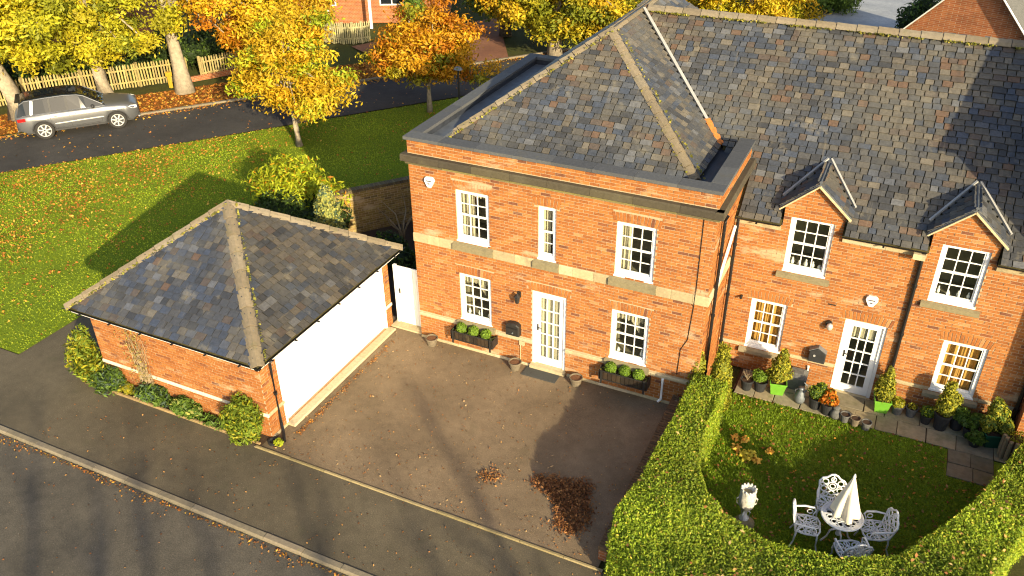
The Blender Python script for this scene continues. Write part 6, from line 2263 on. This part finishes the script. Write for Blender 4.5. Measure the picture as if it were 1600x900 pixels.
# ------------------------------------------------------------------ far houses
def far_house(label, loc, rz, w, d, h, rise, wins, porch=False, gable_front=False):
    t = thing('brick_house', label, 'house', loc, rz)
    mb = MB()
    mb.box((-w / 2, -d / 2, 0), (w / 2, d / 2, h))
    if gable_front:
        mb.poly([(-w / 2, -d / 2, h), (w / 2, -d / 2, h), (0, -d / 2, h + rise)])
        mb.poly([(w / 2, d / 2, h), (-w / 2, d / 2, h), (0, d / 2, h + rise)])
    else:
        mb.poly([(w / 2, -d / 2, h), (w / 2, d / 2, h), (w / 2, 0, h + rise)])
        mb.poly([(-w / 2, d / 2, h), (-w / 2, -d / 2, h), (-w / 2, 0, h + rise)])
    mb.build('wall', 'brick_far', t, local=True)
    mb = MB()
    e = .25
    k = .07
    if gable_front:
        for s_ in (-1, 1):
            z0 = h - rise * e / (w / 2)
            mb.raw([(s_ * (w / 2 + e), -d / 2 - .2, z0), (s_ * (w / 2 + e), d / 2 + .2, z0), (0, d / 2 + .2, h + rise), (0, -d / 2 - .2, h + rise),
                    (s_ * (w / 2 + e), -d / 2 - .2, z0 + k), (s_ * (w / 2 + e), d / 2 + .2, z0 + k), (0, d / 2 + .2, h + rise + k), (0, -d / 2 - .2, h + rise + k)],
                   [(0, 1, 2, 3), (4, 7, 6, 5), (0, 3, 7, 4), (1, 5, 6, 2), (0, 4, 5, 1)])
    else:
        for s_ in (-1, 1):
            z0 = h - rise * e / (d / 2)
            mb.raw([(-w / 2 - .2, s_ * (d / 2 + e), z0), (w / 2 + .2, s_ * (d / 2 + e), z0), (w / 2 + .2, 0, h + rise), (-w / 2 - .2, 0, h + rise),
                    (-w / 2 - .2, s_ * (d / 2 + e), z0 + k), (w / 2 + .2, s_ * (d / 2 + e), z0 + k), (w / 2 + .2, 0, h + rise + k), (-w / 2 - .2, 0, h + rise + k)],
                   [(0, 1, 2, 3), (4, 7, 6, 5), (0, 4, 5, 1), (0, 3, 7, 4), (1, 5, 6, 2)])
    mb.build('roof', 'pot_grey', t, local=True)
    if gable_front:
        vb = MB()
        for s_ in (-1, 1):
            vb.bar((s_ * (w / 2 + e), -d / 2 - .215, h - rise * e / (w / 2) + .02), (0, -d / 2 - .215, h + rise + .02), .03, .17, up=(0, -1, 0))
        vb.build('bargeboard', 'white_paint', t, local=True)
    for x, z, ww, hh in wins:
        mb = MB()
        y = -d / 2
        mb.box((x - ww / 2, y - .03, z), (x - ww / 2 + .07, y + .05, z + hh)); mb.box((x + ww / 2 - .07, y - .03, z), (x + ww / 2, y + .05, z + hh))
        mb.box((x - ww / 2 + .07, y - .03, z), (x + ww / 2 - .07, y + .05, z + .07)); mb.box((x - ww / 2 + .07, y - .03, z + hh - .07), (x + ww / 2 - .07, y + .05, z + hh))
        mb.box((x - .03, y - .03, z + .07), (x + .03, y + .05, z + hh - .07))
        wi = mb.build('window', 'white_paint', t, local=True)
        for s_ in (-1, 1):
            pb = MB()
            pb.poly([(x + (s_ - 1) * .5 * (ww / 2 - .05), y - .008, z + .07), (x + (s_ + 1) * .5 * (ww / 2 - .05), y - .008, z + .07), (x + (s_ + 1) * .5 * (ww / 2 - .05), y - .008, z + hh - .07), (x + (s_ - 1) * .5 * (ww / 2 - .05), y - .008, z + hh - .07)])
            pb.build('pane', 'car_glass', wi, local=True)
    if porch:
        for x in (-2.2, 0.2, 2.4):
            mb = MB(); mb.box((x - .07, -d / 2 - 1.3, 0), (x + .07, -d / 2 - 1.16, 2.3)); mb.build('porch_post', 'white_paint', t, local=True)
        mb = MB(); mb.raw([(-2.5, -d / 2 - 1.5, 2.3), (2.7, -d / 2 - 1.5, 2.3), (2.7, -d / 2 - .04, 2.7), (-2.5, -d / 2 - .04, 2.7), (-2.5, -d / 2 - 1.5, 2.4), (2.7, -d / 2 - 1.5, 2.4), (2.7, -d / 2 - .04, 2.82), (-2.5, -d / 2 - .04, 2.82)], [(3, 2, 1, 0), (4, 5, 6, 7), (0, 1, 5, 4), (1, 2, 6, 5), (3, 0, 4, 7), (2, 3, 7, 6)])
        mb.build('porch_roof', 'pot_grey', t, local=True)
    return t
far_house('far brick house with white porch posts glimpsed between the autumn trees', (-20.5, 29.5, 0), rad(26), 9, 7, 5.0, 2.6, [(-2.6, 1.0, 1.4, 1.3), (1.3, 1.0, 1.4, 1.3), (-2.4, 3.2, 1.2, 1.2), (2.4, 3.2, 1.2, 1.2)], porch=True)
far_house('far brick house behind the big yellow trees at the upper left', (-33.5, 17.0, 0), rad(38), 10, 7, 5.0, 2.6, [(-2.8, 1.0, 1.4, 1.3), (2.4, 1.0, 1.4, 1.3), (-2.4, 3.2, 1.2, 1.2), (2.4, 3.2, 1.2, 1.2)])
far_house('brick gable end with white bargeboard beyond the wing ridge', (13.6, 28.4, 0), rad(-24), 6.2, 8.0, 2.4, 3.2, [], gable_front=True)

# ------------------------------------------------------------------ tall bare trees across the front road: their shadows streak the tarmac
def bare_tree(label, x, y, h, r, seed):
    rr = random.Random(seed)
    t = thing('bare_tree', label, 'tree', (x, y, 0), group='tall trees across the front road')
    mb = MB()
    mb.tube([(x, y, -.05), (x + .1, y, h * .3), (x - .1, y + .1, h * .6), (x + .1, y, h)], [r, r * .8, r * .55, r * .15], 9)
    mb.build('trunk', 'bark', t)
    mb = MB()
    for i in range(9):
        z = h * rr.uniform(.55, .95)
        a = rr.uniform(0, 6.28)
        L = (h - z) * .3 + .4
        p1 = (x + L * .5 * math.cos(a), y + L * .5 * math.sin(a), z + L * .35)
        p2 = (x + L * math.cos(a + .3), y + L * math.sin(a + .3), z + L * .8)
        mb.tube([(x, y, z), p1, p2], [r * .3, r * .18, r * .05], 5)
        for k in range(1):
            a2 = a + rr.uniform(-.9, .9)
            q = (p1[0] + L * .4 * math.cos(a2), p1[1] + L * .4 * math.sin(a2), p1[2] + L * .4)
            mb.tube([p1, q], [r * .12, r * .03], 4)
    mb.build('branches', 'bark', t)
for i, (gx, gy, dist, h, r, w_) in enumerate(((-1.9, -9.0, 20, 9.5, .15, 'first'), (.7, -6.2, 22, 11, .13, 'second'), (2.9, -3.8, 21, 11.5, .15, 'third'), (-4.6, -8.2, 24, 11, .17, 'fourth'), (-.6, -7.6, 25, 11, .12, 'fifth'), (4.2, -6.6, 23, 11, .14, 'sixth'), (-3.4, -6.6, 23, 11, .12, 'seventh'))):
    dist = dist + 10
    r = r * 1.7
    h = (dist + 3.5) * math.tan(SUN_ELEV)
    sx, sy = gx + dist * sun_dir.x / math.hypot(sun_dir.x, sun_dir.y), gy + dist * sun_dir.y / math.hypot(sun_dir.x, sun_dir.y)
    bare_tree('tall tree across the front road, %s of the seven casting shadow streaks' % w_, sx, sy, h, r, i)
# ------------------------------------------------------------------ parked car (local x forward, y left)
car = thing('parked_car', 'silver estate car with black roof parked along the lane by the fence', 'car', (-20.78, 7.40, .002), math.atan2(2.12, 1.79), scale=.96)
def interp(tab, x):
    for (a, va), (b2, vb) in zip(tab[:-1], tab[1:]):
        if a <= x <= b2:
            k = (x - a) / (b2 - a)
            k = k * k * (3 - 2 * k) * .5 + k * .5
            return va + (vb - va) * k
    return tab[0][1] if x < tab[0][0] else tab[-1][1]
HW = [(-2.40, .70), (-2.30, .84), (-2.0, .93), (-1.4, .965), (0, .955), (1.3, .965), (1.9, .93), (2.2, .84), (2.36, .66)]
ZB = [(-2.40, .98), (-2.25, 1.06), (-1.2, 1.08), (0.6, 1.06), (1.0, 1.07), (1.6, 1.03), (2.1, .95), (2.36, .80)]
ZL = [(-2.40, .50), (-2.2, .36), (-1.9, .33), (1.9, .31), (2.2, .34), (2.36, .44)]
xs = [-2.40, -2.36, -2.28, -2.1, -1.95, -1.8, -1.4, -1.0, -.5, 0, .5, .9, 1.1, 1.4, 1.8, 2.0, 2.15, 2.28, 2.36]
AX = (-1.42, 1.44)
WR = .39
def arch_z(x):
    z = 0
    for ax in AX:
        d = abs(x - ax)
        if d < WR + .05:
            z = max(z, .36 + math.sqrt((WR + .05) ** 2 - d * d))
    return z
xs = sorted(set(xs + [ax + (WR + .05) * math.cos(math.pi * k / 10) for ax in AX for k in range(11)]))
mb = MB()
rows = []
for x in xs:
    w, zb, zl = interp(HW, x), interp(ZB, x), interp(ZL, x)
    zl = max(zl, arch_z(x))
    sec = [(w * .93, zl), (w * .985, max(zl + .01, min(.55, .46))), (w, max(zl + .02, .68)), (w * .985, max(zl + .03, .86)), (w * .955, zb - .05), (w * .90, zb), (w * .55, zb + .035), (0, zb + .045)]
    full = [(y, z) for y, z in sec] + [(-y, z) for y, z in reversed(sec[:-1])]
    rows.append([(x, y, z) for y, z in full])
K = len(rows[0])
for r in rows:
    mb.v += r
for i in range(len(rows) - 1):
    for k in range(K - 1):
        mb.f.append((i * K + k, (i + 1) * K + k, (i + 1) * K + k + 1, i * K + k + 1))
        mb.c.append(None)
mb.f.append(tuple(range(K))); mb.c.append(None)
mb.f.append(tuple((len(rows) - 1) * K + k for k in range(K - 1, -1, -1))); mb.c.append(None)
body = mb.build('body', 'silver', car, local=True, smooth=True)
mb = MB(); mb.box((-2.1, -.80, .26), (2.1, .80, .62)); mb.build('underbody', 'car_trim', car, local=True)
# glasshouse
mb = MB()
st = [(-2.28, 1.05, 1.06, .80, .80), (-2.12, 1.05, 1.52, .82, .66), (-1.95, 1.06, 1.66, .84, .655), (-1.2, 1.07, 1.71, .865, .67), (-.4, 1.07, 1.72, .87, .675), (.15, 1.06, 1.66, .865, .67), (.35, 1.06, 1.58, .86, .67), (1.10, 1.06, 1.08, .82, .76)]
for x, z0, z1, w0, w1 in st:
    mb.v += [(x, w0, z0), (x, w0 + (w1 - w0) * .9, z0 + (z1 - z0) * .88), (x, w1 * .9, z1 - .012), (x, 0, z1), (x, -w1 * .9, z1 - .012), (x, -(w0 + (w1 - w0) * .9), z0 + (z1 - z0) * .88), (x, -w0, z0)]
for i in range(len(st) - 1):
    for k in range(6):
        mb.f.append((i * 7 + k, (i + 1) * 7 + k, (i + 1) * 7 + k + 1, i * 7 + k + 1)); mb.c.append(None)
mb.build('glasshouse', 'car_glass', car, local=True, smooth=False)
# roof skin
mb = MB()
rs = [(-2.14, 1.53, .62), (-1.95, 1.675, .61), (-1.2, 1.728, .625), (-.4, 1.738, .63), (.15, 1.678, .625), (.36, 1.592, .62)]
for x, z, w in rs:
    mb.v += [(x, w, z - .012), (x, w * .6, z + .006), (x, 0, z + .01), (x, -w * .6, z + .006), (x, -w, z - .012)]
for i in range(len(rs) - 1):
    for k in range(4):
        mb.f.append((i * 5 + k, (i + 1) * 5 + k, (i + 1) * 5 + k + 1, i * 5 + k + 1)); mb.c.append(None)
mb.build('roof', 'car_black', car, local=True, smooth=True)
mb = MB(); mb.raw([(-.25, .42, 1.748), (.10, .42, 1.702), (.10, -.42, 1.702), (-.25, -.42, 1.748)], [(3, 2, 1, 0)]); mb.raw([(-1.5, .4, 1.735), (-.75, .4, 1.752), (-.75, -.4, 1.752), (-1.5, -.4, 1.735)], [(3, 2, 1, 0)]); mb.build('sunroof', 'car_glass', car, local=True)
def gh(x, f):
    """point on the right flank of the glasshouse at fraction f of its height"""
    for a, b2 in zip(st[:-1], st[1:]):
        if a[0] <= x <= b2[0]:
            k = (x - a[0]) / (b2[0] - a[0])
            z0, z1, w0, w1 = [a[i] + (b2[i] - a[i]) * k for i in (1, 2, 3, 4)]
            return (w0 + (w1 - w0) * .9 * f / .88, z0 + (z1 - z0) * f)
    return (.8, 1.06)
for s_ in (-1, 1):
    mb = MB()
    mb.tube([(x, s_ * (gh(x, .9)[0] + .012), gh(x, .9)[1] + .015) for x in (-2.1, -1.9, -1.2, -.4, .12, .34)] + [(1.0, s_ * .80, 1.13)], .028, 6)
    mb.tube([(-2.1, s_ * .865, 1.075), (-1, s_ * .885, 1.085), (.2, s_ * .885, 1.08), (1.1, s_ * .86, 1.075)], .018, 5)
    for xa, xb in ((-1.75, -1.62),):
        mb.bar((xa, s_ * (gh(xa, .02)[0] + .012), gh(xa, .02)[1]), (xb, s_ * (gh(xb, .88)[0] + .01), gh(xb, .88)[1]), .09, .02, up=(0, s_, 0))
    mb.build('window_trim', 'silver', car, local=True)
    mb = MB()
    for xa, xb in ((-.36, -.34), (-1.02, -.98)):
        mb.bar((xa, s_ * (gh(xa, .02)[0] + .008), gh(xa, .02)[1]), (xb, s_ * (gh(xb, .88)[0] + .008), gh(xb, .88)[1]), .08, .014, up=(0, s_, 0))
    mb.build('pillar', 'car_trim', car, local=True)
    # doors: dark seams and handles
    mb = MB()
    for x in (-1.06, -.33, .86):
        w = interp(HW, x)
        mb.bar((x, s_ * (w + .001), .46), (x - .02, s_ * (w * .962 + .008), 1.02), .010, .012, up=(0, s_, 0))
    mb.bar((-.9, s_ * (.958), .44), (.86, s_ * (.957), .44), .010, .012, up=(0, s_, 0))
    mb.build('door_seam', 'car_trim', car, local=True)
    for x in (-.88, .0 - .15):
        mb = MB(); mb.bar((x - .08, s_ * .965, .93), (x + .08, s_ * .965, .93), .035, .025); mb.build('door_handle', 'silver', car, local=True)
    mb = MB(); mb.bar((-.95, s_ * .968, .62), (.95, s_ * .968, .64), .03, .03); mb.build('side_moulding', 'alloy', car, local=True)
    mb = MB(); mb.bar((-.98, s_ * .93, .35), (.98, s_ * .93, .35), .06, .08); mb.build('sill', 'car_trim', car, local=True)
    mb = MB(); blob_mesh(mb, (.62, s_ * 1.0, 1.15), (.08, .11, .075), None, 0, 6, .02); mb.bar((.60, s_ * .86, 1.08), (.62, s_ * .96, 1.12), .04); mb.build('mirror', 'car_trim', car, local=True, smooth=True)
    mb = MB(); mb.raw([(2.10, s_ * .875, .80), (2.32, s_ * .745, .76), (2.315, s_ * .72, .87), (2.08, s_ * .845, .93), (1.98, s_ * .90, .88)], [(0, 1, 2, 3, 4)] if s_ < 0 else [(4, 3, 2, 1, 0)]); mb.build('headlight', 'head_lamp', car, local=True)
    mb = MB(); mb.bar((-2.31, s_ * .845, .90), (-2.02, s_ * .935, .93), .05, .12, up=(0, 0, 1)); mb.build('tail_light', 'red_lamp', car, local=True)
    for ax in AX:
        wx = thing
        mb = MB()
        y0, y1 = s_ * .70, s_ * .955
        n = 26
        prof = [(.24, y0), (.355, y0), (WR - .005, y0 + s_ * .03), (WR, y0 + s_ * .10), (WR - .005, y1 - s_ * .03), (.35, y1), (.27, y1 - s_ * .005), (.26, y1 - s_ * .04)]
        for r, y in prof:
            for k in range(n):
                a = 2 * math.pi * k / n
                mb.v.append((ax + r * math.cos(a), y, WR - .01 + r * math.sin(a)))
        for i in range(len(prof) - 1):
            for k in range(n):
                q = (i * n + k, i * n + (k + 1) % n, (i + 1) * n + (k + 1) % n, (i + 1) * n + k)
                mb.f.append(q if s_ > 0 else tuple(reversed(q))); mb.c.append(None)
        wh = mb.build('wheel', 'tyre', car, local=True, smooth=False)
        rb = MB()
        ring(rb, (ax, y1 - s_ * .02, WR - .01), .255, (1, 0, 0), (0, 0, 1), .022, 22, 5)
        ring(rb, (ax, y1 - s_ * .02, WR - .01), .06, (1, 0, 0), (0, 0, 1), .03, 10, 5)
        for k in range(7):
            a = 2 * math.pi * k / 7 + .2
            rb.bar((ax + .05 * math.cos(a), y1 - s_ * .015, WR - .01 + .05 * math.sin(a)), (ax + .25 * math.cos(a), y1 - s_ * .02, WR - .01 + .25 * math.sin(a)), .055, .03, up=(0, 1, 0))
        rb.build('rim', 'alloy', wh, local=True)
        db = MB()
        db.lathe([(.245, 0), (.245, .01)], 18)
        db.v = [(ax + p[0], y1 - s_ * .07 + p[2] * s_, WR - .01 + p[1]) for p in db.v]
        db.build('brake_disc', 'car_trim', wh, local=True)
        ab = MB()
        ab.tube([(ax + (WR + .052) * math.cos(math.pi * k / 12), s_ * (interp(HW, ax + (WR + .05) * math.cos(math.pi * k / 12)) * .985), max(.34, .36 + (WR + .052) * math.sin(math.pi * k / 12))) for k in range(13)], .024, 5)
        ab.build('wheel_arch', 'car_trim', car, local=True)
mb = MB(); mb.box((2.25, -.62, .36), (2.385, .62, .50)); mb.box((2.30, -.42, .62), (2.375, .42, .78)); mb.build('front_grille', 'car_trim', car, local=True)
mb = MB(); mb.bar((2.33, -.66, .34), (2.33, .66, .34), .06, .05); mb.build('front_bumper_trim', 'alloy', car, local=True)
mb = MB(); mb.box((-2.42, -.68, .38), (-2.33, .68, .60)); mb.build('rear_bumper', 'car_trim', car, local=True)
mb = MB(); mb.bar((-2.40, -.64, .40), (-2.40, .64, .40), .07, .06); mb.build('rear_bumper_trim', 'alloy', car, local=True)
mb = MB(); mb.bar((-2.17, -.6, 1.60), (-2.17, .6, 1.60), .16, .03); mb.build('rear_spoiler', 'car_black', car, local=True)
